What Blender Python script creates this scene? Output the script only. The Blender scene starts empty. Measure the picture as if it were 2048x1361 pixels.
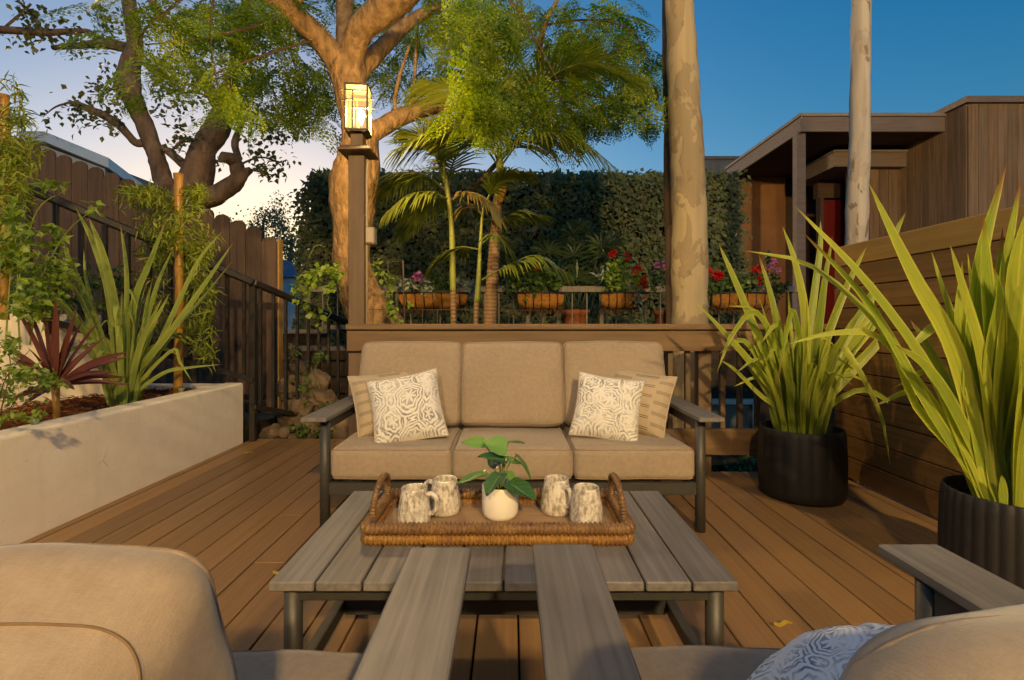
import bpy, bmesh, math, random
import numpy as np
from mathutils import Vector, Matrix, noise as mnoise
random.seed(11); rng = np.random.default_rng(11)
SC = bpy.context.scene
COL = SC.collection

# ------------------------------------------------------------------ camera
CAM_H = 1.05          # eye height above the deck, m
FPX = 1000.0          # focal length in photo pixels (2048 px wide)
VX, VY = 1022.0, 646.0
cam = bpy.data.cameras.new('camera'); cam_o = bpy.data.objects.new('camera', cam); COL.objects.link(cam_o)
cam.sensor_width = 36.0; cam.lens = 36.0 * FPX / 2048.0
cam_o.location = (0, 0, CAM_H); cam_o.rotation_euler = (math.radians(90), 0, 0)
cam.shift_x = (1024 - VX) / 2048.0; cam.shift_y = -(680.5 - VY) / 2048.0
cam.clip_start = 0.02; cam.clip_end = 2000
SC.camera = cam_o

# ------------------------------------------------------------------ sky, sun, exposure
SUN_AZ = math.radians(-27); SUN_EL = math.radians(2.6)     # just above the horizon, left of the far hedge
world = bpy.data.worlds.new('World'); SC.world = world; world.use_nodes = True
wn = world.node_tree; wn.nodes.clear()
sky = wn.nodes.new('ShaderNodeTexSky'); sky.sky_type = 'NISHITA'; sky.sun_disc = False
sky.sun_elevation = SUN_EL; sky.sun_rotation = SUN_AZ; sky.altitude = 50
sky.air_density = 1.0; sky.dust_density = 1.5; sky.ozone_density = 3.0
hs = wn.nodes.new('ShaderNodeHueSaturation'); hs.inputs['Saturation'].default_value = 1.25
bg = wn.nodes.new('ShaderNodeBackground'); bg.inputs['Strength'].default_value = 0.145
wo = wn.nodes.new('ShaderNodeOutputWorld')
vm = [wn.nodes.new('ShaderNodeVectorMath') for _ in range(3)]      # soft shoulder, so that the glow does not burn out
KS = 0.20
vm[0].operation = 'MULTIPLY'; vm[0].inputs[1].default_value = (KS, KS, KS); vm[1].operation = 'ADD'; vm[1].inputs[1].default_value = (1, 1, 1); vm[2].operation = 'DIVIDE'
wn.links.new(sky.outputs[0], hs.inputs['Color']); wn.links.new(hs.outputs[0], vm[0].inputs[0]); wn.links.new(vm[0].outputs[0], vm[1].inputs[0])
wn.links.new(hs.outputs[0], vm[2].inputs[0]); wn.links.new(vm[1].outputs[0], vm[2].inputs[1]); wn.links.new(vm[2].outputs[0], bg.inputs[0]); wn.links.new(bg.outputs[0], wo.inputs[0])
sun = bpy.data.lights.new('sun', 'SUN'); sun_o = bpy.data.objects.new('sun', sun); COL.objects.link(sun_o)
sun.energy = 0.5; sun.angle = math.radians(2); sun.color = (1.0, 0.72, 0.42)
sd = Vector((math.sin(SUN_AZ) * math.cos(SUN_EL), math.cos(SUN_AZ) * math.cos(SUN_EL), math.sin(SUN_EL)))
sun_o.rotation_euler = sd.to_track_quat('Z', 'Y').to_euler()
vs = SC.view_settings; vs.view_transform = 'Standard'; vs.look = 'None'; vs.exposure = 1.7; vs.gamma = 1.0; vs.use_curve_mapping = False
SC.cycles.max_bounces = 8; SC.cycles.transparent_max_bounces = 16; SC.cycles.use_denoising = True
SC.cycles.sample_clamp_indirect = 6.0
WARM = (1.0, 0.765, 0.44)
P_RIGHT, P_LEFT, P_POST = 1480.0, 660.0, 66.0       # watts of the two house lanterns and of the post lantern

# ------------------------------------------------------------------ helpers
def P(px, py, d):
    return Vector(((px - VX) / FPX * d, d, CAM_H - (py - VY) / FPX * d))

def link(o, parent=None):
    COL.objects.link(o)
    if parent is not None:
        o.parent = parent
    return o

def thing(name, label, cat, loc=(0, 0, 0), rotz=0.0, group=None):
    o = bpy.data.objects.new(name, None); link(o)
    o.location = loc; o.rotation_euler = (0, 0, rotz); o.empty_display_size = 0.1
    o['label'] = label; o['category'] = cat
    if group: o['group'] = group
    return o

def tag(o, label, cat, group=None):
    o['label'] = label; o['category'] = cat
    if group: o['group'] = group
    return o

class MB:
    """collects one mesh"""
    def __init__(s): s.v = []; s.f = []; s.uv = {}
    def add(s, verts, faces, uvs=None):
        k = len(s.v); s.v += [tuple(p) for p in verts]; s.f += [tuple(i + k for i in f) for f in faces]
        if uvs is not None:
            for i, u in enumerate(uvs): s.uv[k + i] = u
        return s
    def box(s, c, size, rot=None):
        hx, hy, hz = size[0] / 2, size[1] / 2, size[2] / 2
        vs_ = [Vector((x, y, z)) for x in (-hx, hx) for y in (-hy, hy) for z in (-hz, hz)]
        if rot is not None: vs_ = [rot @ v for v in vs_]
        c = Vector(c)
        return s.add([c + v for v in vs_], [(0, 1, 3, 2), (4, 6, 7, 5), (0, 4, 5, 1), (2, 3, 7, 6), (0, 2, 6, 4), (1, 5, 7, 3)])
    def tube(s, path, radii, n=8, closed=False, squash=None):
        path = [Vector(p) for p in path]; m = len(path)
        if not hasattr(radii, '__len__'): radii = [radii] * m
        rings = []; up = None; verts = []
        for i in range(m):
            if closed: t = path[(i + 1) % m] - path[i - 1]
            else: t = path[min(i + 1, m - 1)] - path[max(i - 1, 0)]
            t.normalize()
            if up is None:
                a = Vector((0, 0, 1)) if abs(t.z) < 0.9 else Vector((1, 0, 0))
                up = (a - t * a.dot(t)).normalized()
            else:
                up = (up - t * up.dot(t)).normalized()
            b = t.cross(up)
            for j in range(n):
                a = 2 * math.pi * j / n
                k1, k2 = (1, 1) if squash is None else squash
                verts.append(path[i] + (up * math.cos(a) * k1 + b * math.sin(a) * k2) * radii[i])
        faces = []
        for i in range(m if closed else m - 1):
            for j in range(n):
                a = i * n + j; b_ = i * n + (j + 1) % n; i2 = (i + 1) % m
                faces.append((a, b_, i2 * n + (j + 1) % n, i2 * n + j))
        if not closed:
            faces.append(tuple(range(n))[::-1]); faces.append(tuple((m - 1) * n + j for j in range(n)))
        return s.add(verts, faces)
    def lathe(s, prof, n=32, c=(0, 0, 0), mod=None):
        c = Vector(c); verts = []
        for (r, z) in prof:
            for j in range(n):
                a = 2 * math.pi * j / n; rr = r * (mod(a, z) if mod else 1)
                verts.append(c + Vector((rr * math.cos(a), rr * math.sin(a), z)))
        faces = []
        for i in range(len(prof) - 1):
            for j in range(n):
                faces.append((i * n + j, i * n + (j + 1) % n, (i + 1) * n + (j + 1) % n, (i + 1) * n + j))
        faces.append(tuple(range(n))[::-1]); faces.append(tuple((len(prof) - 1) * n + j for j in range(n)))
        return s.add(verts, faces)
    def mesh(s, name, smooth=False):
        me = bpy.data.meshes.new(name); me.from_pydata(s.v, [], s.f)
        if s.uv:
            uvl = me.uv_layers.new(name='UVMap')
            for lp in me.loops: uvl.data[lp.index].uv = s.uv.get(lp.vertex_index, (0, 0))
        if smooth: me.polygons.foreach_set('use_smooth', [True] * len(me.polygons))
        me.update(); return me
    def build(s, name, mat, parent=None, smooth=False):
        me = s.mesh(name, smooth); me.materials.append(mat)
        return link(bpy.data.objects.new(name, me), parent)

_rb = {}
def rb_mesh(size, bev, mat, seg=2):
    key = (tuple(round(x, 4) for x in size), round(bev, 4), mat.name, seg)
    if key in _rb: return _rb[key]
    bm = bmesh.new(); bmesh.ops.create_cube(bm, size=1.0)
    for v in bm.verts: v.co = Vector((v.co.x * size[0], v.co.y * size[1], v.co.z * size[2]))
    if bev > 0:
        bmesh.ops.bevel(bm, geom=list(bm.edges), offset=bev, segments=seg, profile=0.5, affect='EDGES', clamp_overlap=True)
    me = bpy.data.meshes.new('board'); bm.to_mesh(me); bm.free(); me.materials.append(mat)
    if seg > 1: me.polygons.foreach_set('use_smooth', [False] * len(me.polygons))
    _rb[key] = me; return me

def board(name, c, size, mat, parent=None, bev=0.003, rot=(0, 0, 0), seg=1):
    """a bevelled board (shared mesh data between alike ones)"""
    o = bpy.data.objects.new(name, rb_mesh(size, bev, mat, seg)); link(o, parent)
    o.location = c; o.rotation_euler = rot; return o

def beam(name, a, b, w, h, mat, parent=None, bev=0.003):
    """a bar from a to b, width w (sideways) and height h"""
    a = Vector(a); b = Vector(b); d = b - a; L = d.length
    o = board(name, (a + b) / 2, (L, w, h), mat, parent, bev)
    o.rotation_euler = d.to_track_quat('X', 'Z').to_euler(); return o

def np_mesh(name, V, F, mat, parent=None, smooth=False, kind=None):
    """fast mesh from arrays: V (n,3); F (m,k) constant k"""
    me = bpy.data.meshes.new(name); m, k = F.shape
    me.vertices.add(len(V)); me.vertices.foreach_set('co', np.asarray(V, dtype=np.float32).ravel())
    me.loops.add(m * k); me.loops.foreach_set('vertex_index', F.astype(np.int32).ravel())
    me.polygons.add(m); me.polygons.foreach_set('loop_start', np.arange(0, m * k, k, dtype=np.int32))
    if smooth: me.polygons.foreach_set('use_smooth', np.ones(m, dtype=bool))
    me.update(calc_edges=True); me.materials.append(mat)
    o = link(bpy.data.objects.new(name, me), parent)
    if kind: o['kind'] = kind
    return o

def frames(dirs, ups):
    """orthonormal frames: y = dir"""
    d = dirs / np.linalg.norm(dirs, axis=1, keepdims=True)
    x = np.cross(d, ups); x /= (np.linalg.norm(x, axis=1, keepdims=True) + 1e-9)
    z = np.cross(x, d)
    return x, d, z

LEAF_V = np.array([(0, 0, 0), (-.5, .42, .07), (.5, .42, .07), (0, .45, 0), (0, 1, -.12)], float)
LEAF_F = np.array([(0, 3, 1), (3, 4, 1), (0, 2, 3), (2, 4, 3)], int)
def leaf_cloud(name, pts, dirs, L, W, mat, parent=None, kind='stuff', tv=LEAF_V, tf=LEAF_F, ups=None):
    n = len(pts)
    if ups is None: ups = rng.normal(size=(n, 3)) * 0.5 + np.array([0, -0.3, 1.0])
    x, y, z = frames(np.asarray(dirs, float), ups)
    L = np.broadcast_to(L, (n,)).reshape(n, 1, 1); W = np.broadcast_to(W, (n,)).reshape(n, 1, 1)
    V = pts[:, None, :] + x[:, None, :] * tv[None, :, 0:1] * W + y[:, None, :] * tv[None, :, 1:2] * L + z[:, None, :] * tv[None, :, 2:3] * L
    F = tf[None] + (np.arange(n) * len(tv))[:, None, None]
    return np_mesh(name, V.reshape(-1, 3), F.reshape(-1, tf.shape[1]), mat, parent, kind=kind)

def spline(pts, n):
    """Catmull-Rom through points"""
    pts = [Vector(p) for p in pts]
    if len(pts) == 2: return [pts[0].lerp(pts[1], i / (n - 1)) for i in range(n)]
    ext = [pts[0] * 2 - pts[1]] + pts + [pts[-1] * 2 - pts[-2]]
    out = []; m = len(pts) - 1
    for i in range(n):
        u = i / (n - 1) * m; k = min(int(u), m - 1); t = u - k
        p0, p1, p2, p3 = ext[k:k + 4]
        out.append(0.5 * ((2 * p1) + (p2 - p0) * t + (2 * p0 - 5 * p1 + 4 * p2 - p3) * t * t + (3 * p1 - p0 - 3 * p2 + p3) * t ** 3))
    return out

# ------------------------------------------------------------------ materials
class G:
    def __init__(s, name):
        s.m = bpy.data.materials.new(name); s.m.use_nodes = True; s.nt = s.m.node_tree; s.nt.nodes.clear()
        s.out = s.nt.nodes.new('ShaderNodeOutputMaterial')
        s.b = s.nt.nodes.new('ShaderNodeBsdfPrincipled'); s.link(s.b.outputs[0], s.out.inputs[0])
    def link(s, a, b): s.nt.links.new(a, b)
    def n(s, t, **kw):
        nd = s.nt.nodes.new(t)
        for k, v in kw.items(): setattr(nd, k, v)
        return nd
    def put(s, sock, v):
        if hasattr(v, 'is_output'): s.link(v, sock)
        else: sock.default_value = v
    def math(s, op, a, b=0.0, c=0.0):
        nd = s.n('ShaderNodeMath', operation=op)
        s.put(nd.inputs[0], a); s.put(nd.inputs[1], b); s.put(nd.inputs[2], c); return nd.outputs[0]
    def mix(s, f, a, b, mode='MIX'):
        nd = s.n('ShaderNodeMix', data_type='RGBA', blend_type=mode)
        s.put(nd.inputs[0], f); s.put(nd.inputs[6], a if hasattr(a, 'is_output') else (*a, 1)); s.put(nd.inputs[7], b if hasattr(b, 'is_output') else (*b, 1))
        return nd.outputs[2]
    def ramp(s, f, lo, hi):
        nd = s.n('ShaderNodeMapRange'); nd.clamp = True
        s.put(nd.inputs[0], f); nd.inputs[1].default_value = lo; nd.inputs[2].default_value = hi; return nd.outputs[0]
    def coord(s, which='Object', scale=(1, 1, 1), rand=True):
        tc = s.n('ShaderNodeTexCoord'); mp = s.n('ShaderNodeMapping'); mp.inputs['Scale'].default_value = scale
        v = tc.outputs[which]
        if rand:
            oi = s.n('ShaderNodeObjectInfo'); ad = s.n('ShaderNodeVectorMath', operation='ADD')
            mu = s.math('MULTIPLY', oi.outputs['Random'], 37.0); s.link(v, ad.inputs[0]); s.link(mu, ad.inputs[1]); v = ad.outputs[0]
        s.link(v, mp.inputs['Vector']); return mp.outputs[0]
    def noise(s, vec, scale=5.0, detail=4.0, rough=0.55, dist=0.0):
        nd = s.n('ShaderNodeTexNoise'); s.link(vec, nd.inputs['Vector'])
        nd.inputs['Scale'].default_value = scale; nd.inputs['Detail'].default_value = detail
        nd.inputs['Roughness'].default_value = rough; nd.inputs['Distortion'].default_value = dist; return nd.outputs[0]
    def orand(s): return s.n('ShaderNodeObjectInfo').outputs['Random']
    def irand(s): return s.n('ShaderNodeNewGeometry').outputs['Random Per Island']
    def bump(s, h, strength=0.3, dist=0.01):
        nd = s.n('ShaderNodeBump'); nd.inputs['Strength'].default_value = strength; nd.inputs['Distance'].default_value = dist
        s.link(h, nd.inputs['Height']); s.link(nd.outputs[0], s.b.inputs['Normal'])

def tex(name, c1, c2, scale=(1, 1, 1), ns=5.0, rough=0.7, bump=0.2, bdist=0.004, var=0.15, lo=.35, hi=.65, detail=5, spec=0.4, metal=0.0, coord='Object', dirt=None):
    g = G(name); v = g.coord(coord, scale); nz = g.noise(v, ns, detail)
    c = g.mix(g.ramp(nz, lo, hi), c1, c2)
    if dirt:
        v2 = g.coord(coord, (1, 1, 1)); c = g.mix(g.math('MULTIPLY', g.ramp(g.noise(v2, dirt[1], 3), .45, .75), dirt[2]), c, dirt[0])
    if var:
        f = g.math('ADD', g.math('MULTIPLY', g.orand(), 2 * var), 1 - var)
        hsv = g.n('ShaderNodeHueSaturation'); g.link(c, hsv.inputs['Color']); g.link(f, hsv.inputs['Value']); c = hsv.outputs[0]
    g.link(c, g.b.inputs['Base Color']); g.b.inputs['Metallic'].default_value = metal
    g.link(g.math('ADD', g.math('MULTIPLY', nz, .25), rough - .12), g.b.inputs['Roughness'])
    g.b.inputs['Specular IOR Level'].default_value = spec
    if bump: g.bump(nz, bump, bdist)
    return g.m

def leafmat(name, c1, c2, trans=0.35, rough=0.45, tip=None, mode='island', tcol=None, edge=None, spec=.4):
    g = G(name)
    r = g.irand() if mode == 'island' else g.orand()
    v = g.coord('Object', (1, 1, 1), rand=(mode == 'object'))
    nz = g.noise(v, 2.2, 3)
    f = g.math('ADD', g.math('MULTIPLY', r, .6), g.math('MULTIPLY', g.ramp(nz, .35, .65), .4))
    c = g.mix(f, c1, c2)
    if tip or edge:
        uv = g.n('ShaderNodeUVMap'); sp = g.n('ShaderNodeSeparateXYZ'); g.link(uv.outputs[0], sp.inputs[0])
        streak = g.coord('UV', (26, .8, 1)); st = g.noise(streak, 1.0, 2)
        c = g.mix(g.math('MULTIPLY', g.ramp(st, .45, .7), .45), c, edge or c2)
        eu = g.math('ABSOLUTE', g.math('SUBTRACT', sp.outputs[0], .5))
        c = g.mix(g.math('MULTIPLY', g.ramp(g.math('ADD', eu, g.math('MULTIPLY', r, .06)), .38, .47), .5), c, tuple(min(1, x * 1.2) for x in (edge or c2)))
        c = g.mix(g.math('MULTIPLY', g.ramp(eu, .035, .01), .4), c, tuple(x * .7 for x in c1))
        fl2 = g.noise(g.coord('UV', (3, 9, 1)), 1.0, 3); c = g.mix(g.math('MULTIPLY', g.ramp(fl2, .62, .72), .35), c, (.26, .17, .05))
        if tip:
            amt = g.math('ADD', sp.outputs[1], g.math('MULTIPLY', g.noise(g.coord('UV', (5, 3, 1)), 1.0, 2), .22))
            k = g.math('ADD', g.math('MULTIPLY', r, -.12), 0)
            c = g.mix(g.ramp(g.math('ADD', amt, k), 0.98, 1.08), c, tip)
    g.link(c, g.b.inputs['Base Color']); g.b.inputs['Roughness'].default_value = rough; g.b.inputs['Specular IOR Level'].default_value = spec
    tr = g.n('ShaderNodeBsdfTranslucent'); hsv = g.n('ShaderNodeHueSaturation'); g.link(c, hsv.inputs['Color'])
    hsv.inputs['Value'].default_value = 1.35; hsv.inputs['Saturation'].default_value = 1.1; g.link(hsv.outputs[0], tr.inputs['Color'])
    mx = g.n('ShaderNodeMixShader'); mx.inputs[0].default_value = trans
    g.link(g.b.outputs[0], mx.inputs[1]); g.link(tr.outputs[0], mx.inputs[2]); g.link(mx.outputs[0], g.out.inputs[0])
    return g.m

def fabric(name, c1, c2):
    g = G(name); v = g.coord('Object', (1, 1, 1))
    big = g.noise(v, 3.5, 4); wx = g.noise(g.coord('Object', (90, 900, 900)), 1.0, 2); wz = g.noise(g.coord('Object', (900, 90, 90)), 1.0, 2)
    w = g.math('ADD', g.math('MULTIPLY', wx, .5), g.math('MULTIPLY', wz, .5))
    fl = g.noise(v, 45, 4, .65)
    f = g.math('ADD', g.math('MULTIPLY', g.ramp(big, .35, .65), .3), g.math('ADD', g.math('MULTIPLY', g.ramp(w, .4, .6), .35), g.math('MULTIPLY', g.ramp(fl, .35, .65), .45)))
    g.link(g.mix(f, c1, c2), g.b.inputs['Base Color']); g.b.inputs['Roughness'].default_value = .9; g.b.inputs['Specular IOR Level'].default_value = .15
    g.b.inputs['Sheen Weight'].default_value = .25; g.b.inputs['Sheen Roughness'].default_value = .4
    g.bump(g.math('ADD', g.math('MULTIPLY', w, .3), g.math('MULTIPLY', g.noise(v, 9, 4), .7)), .22, .012)
    return g.m

def medallion(name, ink, paper, k=2.3, off=(0.1, .2)):
    g = G(name); uv = g.n('ShaderNodeUVMap'); sp = g.n('ShaderNodeSeparateXYZ')
    wob = g.n('ShaderNodeVectorMath', operation='ADD'); g.link(uv.outputs[0], wob.inputs[0])
    nd_ = g.n('ShaderNodeTexNoise'); g.link(g.coord('UV', (1, 1, 1)), nd_.inputs['Vector']); nd_.inputs['Scale'].default_value = 1.6; nd_.inputs['Detail'].default_value = 1
    sc_ = g.n('ShaderNodeVectorMath', operation='SCALE'); g.link(nd_.outputs['Color'], sc_.inputs[0]); sc_.inputs['Scale'].default_value = .34
    ad_ = g.n('ShaderNodeVectorMath', operation='ADD'); g.link(sc_.outputs[0], ad_.inputs[0]); g.link(g.math('MULTIPLY', g.noise(g.coord('UV', (1, 1, 1)), 12, 2), .05), ad_.inputs[1])
    g.link(ad_.outputs[0], wob.inputs[1]); g.link(wob.outputs[0], sp.inputs[0])
    def field(k, ox, oy, rmax, rings, pet):
        a = g.math('SUBTRACT', g.math('FRACT', g.math('ADD', g.math('MULTIPLY', sp.outputs[0], k), ox)), .5)
        b = g.math('SUBTRACT', g.math('FRACT', g.math('ADD', g.math('MULTIPLY', sp.outputs[1], k), oy)), .5)
        r = g.math('SQRT', g.math('ADD', g.math('MULTIPLY', a, a), g.math('MULTIPLY', b, b)))
        th = g.math('ARCTAN2', b, a)
        pt = g.math('COSINE', g.math('MULTIPLY', th, pet))
        s_ = g.math('SINE', g.math('ADD', g.math('MULTIPLY', r, rings), g.math('MULTIPLY', pt, 1.1)))
        inner = g.math('MULTIPLY', g.math('LESS_THAN', r, .2), g.math('GREATER_THAN', g.math('ADD', pt, g.math('MULTIPLY', g.math('SUBTRACT', r, .12), 14)), .25))
        val = g.math('MAXIMUM', g.math('MULTIPLY', g.math('GREATER_THAN', s_, .25), g.math('GREATER_THAN', r, .2)), inner)
        return val, g.math('LESS_THAN', g.math('ADD', r, g.math('MULTIPLY', pt, -.02)), rmax)
    v1, m1 = field(k, off[0], off[1], .45, 74, 8); v2, m2 = field(k * 2, off[0] * 2 + .5, off[1] * 2 + .5, .4, 30, 6)
    f = g.math('ADD', g.math('MULTIPLY', v1, m1), g.math('MULTIPLY', v2, g.math('SUBTRACT', 1.0, m1)))
    wear = g.ramp(g.noise(g.coord('UV', (1, 1, 1)), 4.5, 6, .75), .40, .60)
    f = g.math('MULTIPLY', f, g.math('ADD', g.math('MULTIPLY', wear, .8), .06))
    g.link(g.mix(f, paper, ink), g.b.inputs['Base Color']); g.b.inputs['Roughness'].default_value = .92; g.b.inputs['Specular IOR Level'].default_value = .1
    g.bump(g.noise(g.coord('Object', (1, 1, 1)), 420, 2), .15, .004)
    return g.m

def striped(name, base, ink):
    g = G(name); uv = g.n('ShaderNodeUVMap'); sp = g.n('ShaderNodeSeparateXYZ'); g.link(uv.outputs[0], sp.inputs[0])
    col = g.math('FLOOR', g.math('MULTIPLY', sp.outputs[0], 2.5))
    odd = g.math('MODULO', col, 2.0)
    y = g.math('FRACT', g.math('ADD', g.math('MULTIPLY', sp.outputs[1], 6.0), g.math('MULTIPLY', odd, .5)))
    t3 = g.math('LESS_THAN', y, .30); tri = g.math('LESS_THAN', g.math('FRACT', g.math('MULTIPLY', y, g.math('ADD', 9.0, g.math('MULTIPLY', odd, -3.0)))), .36)
    xin = g.math('FRACT', g.math('MULTIPLY', sp.outputs[0], 2.5)); gap = g.math('MULTIPLY', g.math('GREATER_THAN', xin, .06), g.math('LESS_THAN', xin, .96))
    f = g.math('MULTIPLY', g.math('MULTIPLY', g.math('MULTIPLY', t3, tri), gap), .85)
    c = g.mix(g.noise(g.coord('Object', (1, 1, 1)), 30, 3), base, tuple(x * .85 for x in base))
    g.link(g.mix(f, c, ink), g.b.inputs['Base Color']); g.b.inputs['Roughness'].default_value = .85; g.b.inputs['Specular IOR Level'].default_value = .2
    g.bump(g.noise(g.coord('Object', (1, 1, 1)), 300, 2), .12, .003)
    return g.m

M = {}
M['deck'] = tex('deck_wood', (.285, .163, .066), (.235, .133, .055), (55, 1.6, 55), 1.0, .42, .12, .0015, .18, dirt=((.25, .15, .08), 1.5, .5))
M['under'] = tex('deck_underside', (.02, .015, .012), (.03, .02, .015), ns=3, rough=.9)
M['slat'] = tex('brushed_grey_slat', (.190, .174, .158), (.104, .094, .085), (70, 2.2, 70), 1.0, .5, .25, .0015, .13, lo=.3, hi=.7, dirt=((.28, .255, .225), 3, .35))
M['slatx'] = tex('brushed_grey_slat_across', (.20, .165, .135), (.105, .085, .068), (70, 2.2, 70), 1.0, .55, .25, .0015, .07, lo=.3, hi=.7)
M['metal'] = tex('dark_bronze_metal', (.036, .034, .029), (.045, .042, .035), ns=40, rough=.5, bump=.05, spec=.5)
M['iron'] = tex('black_iron', (.014, .012, .011), (.022, .018, .015), ns=25, rough=.5, bump=.15, bdist=.002, spec=.5)
M['cush'] = fabric('taupe_cushion_fabric', (.265, .205, .142), (.365, .290, .208))
M['welt'] = tex('cushion_welt', (.22, .165, .11), (.27, .205, .14), ns=60, var=0)
M['seam'] = tex('cushion_seam', (.16, .10, .05), (.2, .13, .07), ns=60)
M['pat'] = medallion('grey_medallion_print', (.17, .17, .175), (.76, .73, .66), 1.75, (.25, .15))
M['patb'] = medallion('blue_medallion_print', (.04, .09, .18), (.74, .76, .78), 3.4, (.35, .6))
M['strp'] = striped('beige_striped_fabric', (.46, .37, .255), (.045, .035, .028))
M['pipe'] = tex('pillow_piping', (.5, .42, .32), (.4, .33, .24), ns=200)
M['rail'] = tex('stained_rail_wood', (.21, .128, .060), (.155, .092, .044), (2.0, 28, 28), 1.0, .6, .3, .003, .08)
M['post'] = tex('stained_post_wood', (.165, .108, .060), (.13, .083, .046), (28, 28, 2.0), 1.0, .6, .3, .003, .06)
M['fenceR'] = tex('dark_stained_fence_board', (.24, .125, .034), (.16, .082, .024), (45, 1.5, 45), 1.0, .6, .3, .003, .18)
M['fencecap'] = tex('fence_cap_wood', (.42, .25, .06), (.34, .20, .05), (45, 1.5, 45), 1.0, .6, .3, .003, .05)
M['picket'] = tex('brown_picket_wood', (.105, .066, .046), (.070, .043, .031), (35, 35, 1.8), 1.0, .75, .3, .004, .16)
M['picketend'] = tex('gold_lit_fence_edge', (.42, .26, .08), (.34, .20, .06), (30, 30, 2), 1.0, .7)  # fence end wood; its golden rim light is put into the base colour
g = G('white_stucco'); v = g.coord('Object', (1, 1, 1), rand=False); nz = g.noise(v, 6, 6, .65); tr_w = g.noise(g.coord('Object', (5, 5, 9), rand=False), 1.0, 4, .6, .8)
c = g.mix(g.ramp(nz, .35, .65), (.90, .83, .71), (.84, .77, .65)); c = g.mix(g.math('MULTIPLY', g.ramp(g.noise(v, .9, 4), .45, .75), .45), c, (.74, .66, .54))
c = g.mix(g.math('MULTIPLY', g.ramp(g.noise(g.coord('Object', (9, 9, .8), rand=False), 1.0, 5, .7), .55, .78), .2), c, (.52, .44, .34))
c = g.mix(g.math('MULTIPLY', g.ramp(g.noise(v, 38, 3, .6), .66, .74), .45), c, (.40, .32, .23))
vo = g.n('ShaderNodeTexVoronoi', feature='DISTANCE_TO_EDGE'); g.link(g.coord('Object', (1, 1.1, 1), rand=False), vo.inputs['Vector']); vo.inputs['Scale'].default_value = 1.3
ck = g.math('MULTIPLY', g.ramp(vo.outputs['Distance'], .006, .002), g.ramp(g.noise(v, 1.7, 2), .56, .62)); c = g.mix(g.math('MULTIPLY', ck, .55), c, (.30, .25, .19))
g.link(c, g.b.inputs['Base Color']); g.b.inputs['Roughness'].default_value = .9; g.b.inputs['Specular IOR Level'].default_value = .2
g.bump(g.math('ADD', g.math('MULTIPLY', nz, .5), tr_w), .25, .01); M['stucco'] = g.m
M['mulch'] = tex('bark_mulch', (.22, .070, .024), (.08, .028, .012), ns=22, rough=.95, bump=.9, bdist=.02, var=.3, detail=8, spec=.1)
M['chip'] = tex('mulch_chip', (.32, .11, .035), (.12, .04, .016), ns=10, rough=.9, var=0)
M['pot'] = tex('black_fluted_pot', (.010, .009, .0085), (.015, .0135, .0125), ns=60, rough=.6, bump=.12, bdist=.002, spec=.45, var=.03)
M['soil'] = tex('pot_soil', (.06, .025, .012), (.02, .012, .008), ns=60, rough=.95, bump=.8, bdist=.01)
M['whitepot'] = tex('white_ceramic', (.82, .76, .66), (.78, .72, .62), ns=8, rough=.35, bump=.02, var=0, spec=.5)
M['terra'] = tex('terracotta', (.32, .10, .035), (.24, .07, .025), ns=12, rough=.85)
M['ground'] = tex('garden_earth', (.035, .026, .016), (.022, .02, .010), ns=1.5, rough=.95, bump=.6, bdist=.05, var=0)
M['barkj'] = tex('smooth_tree_bark', (.36, .225, .105), (.15, .088, .042), (1, 1, .45), 20, .85, 1.0, .04, 0, .3, .7, 8, .15)
M['barkd'] = tex('dark_tree_bark', (.26, .175, .125), (.12, .08, .055), (1, 1, .4), 11, .9, 1.0, .05, 0, .3, .7, 8, .1)
M['twig'] = tex('twig_bark', (.10, .06, .03), (.06, .035, .02), ns=15, rough=.9)
def euc(name, pale, tan, dark, thr):
    g = G(name); v = g.coord('Object', (1, 1, .5), rand=False)
    a = g.noise(v, 4.2, 4, .55, .6); st = g.noise(g.coord('Object', (22, 22, .7), rand=False), 1.0, 3)
    c = g.mix(g.ramp(a, thr, thr + .015), pale, tan)
    c = g.mix(g.math('MULTIPLY', g.ramp(g.noise(v, 9, 3, .5, .4), .62, .635), .75), c, dark)
    c = g.mix(g.math('MULTIPLY', g.ramp(st, .4, .7), .35), c, dark)
    g.link(c, g.b.inputs['Base Color']); g.b.inputs['Roughness'].default_value = .75; g.b.inputs['Specular IOR Level'].default_value = .2
    g.bump(g.math('ADD', g.ramp(a, thr, thr + .03), g.math('MULTIPLY', st, .4)), .35, .012); return g.m
M['euc'] = euc('gum_bark_warm', (.385, .305, .18), (.285, .22, .13), (.21, .155, .095), .52)
M['euc2'] = euc('gum_bark_pale', (.46, .41, .35), (.40, .35, .29), (.15, .10, .075), .56)
M['euc3'] = euc('gum_bark_brown', (.17, .11, .065), (.11, .07, .042), (.06, .04, .025), .5)
M['palmtrunk'] = None
g = G('palm_trunk_bark'); wv = g.n('ShaderNodeTexWave', wave_type='BANDS', bands_direction='Z'); g.link(g.coord('Object', (1, 1, 1), rand=False), wv.inputs['Vector'])
wv.inputs['Scale'].default_value = 9; wv.inputs['Distortion'].default_value = 1.5; wv.inputs['Detail'].default_value = 3
fz = g.noise(g.coord('Object', (30, 30, 4)), 1, 3)
g.link(g.mix(g.math('MULTIPLY', g.ramp(wv.outputs[0], .75, 1), .6), g.mix(fz, (.30, .185, .09), (.17, .10, .05)), (.10, .06, .03)), g.b.inputs['Base Color']); g.b.inputs['Roughness'].default_value = .85
g.bump(wv.outputs[0], .4, .008); M['palmtrunk'] = g.m
M['palmgreen'] = tex('green_palm_shaft', (.36, .37, .06), (.18, .20, .03), (20, 20, 1.5), 1.0, .45, .05, .002, .1)
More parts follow.
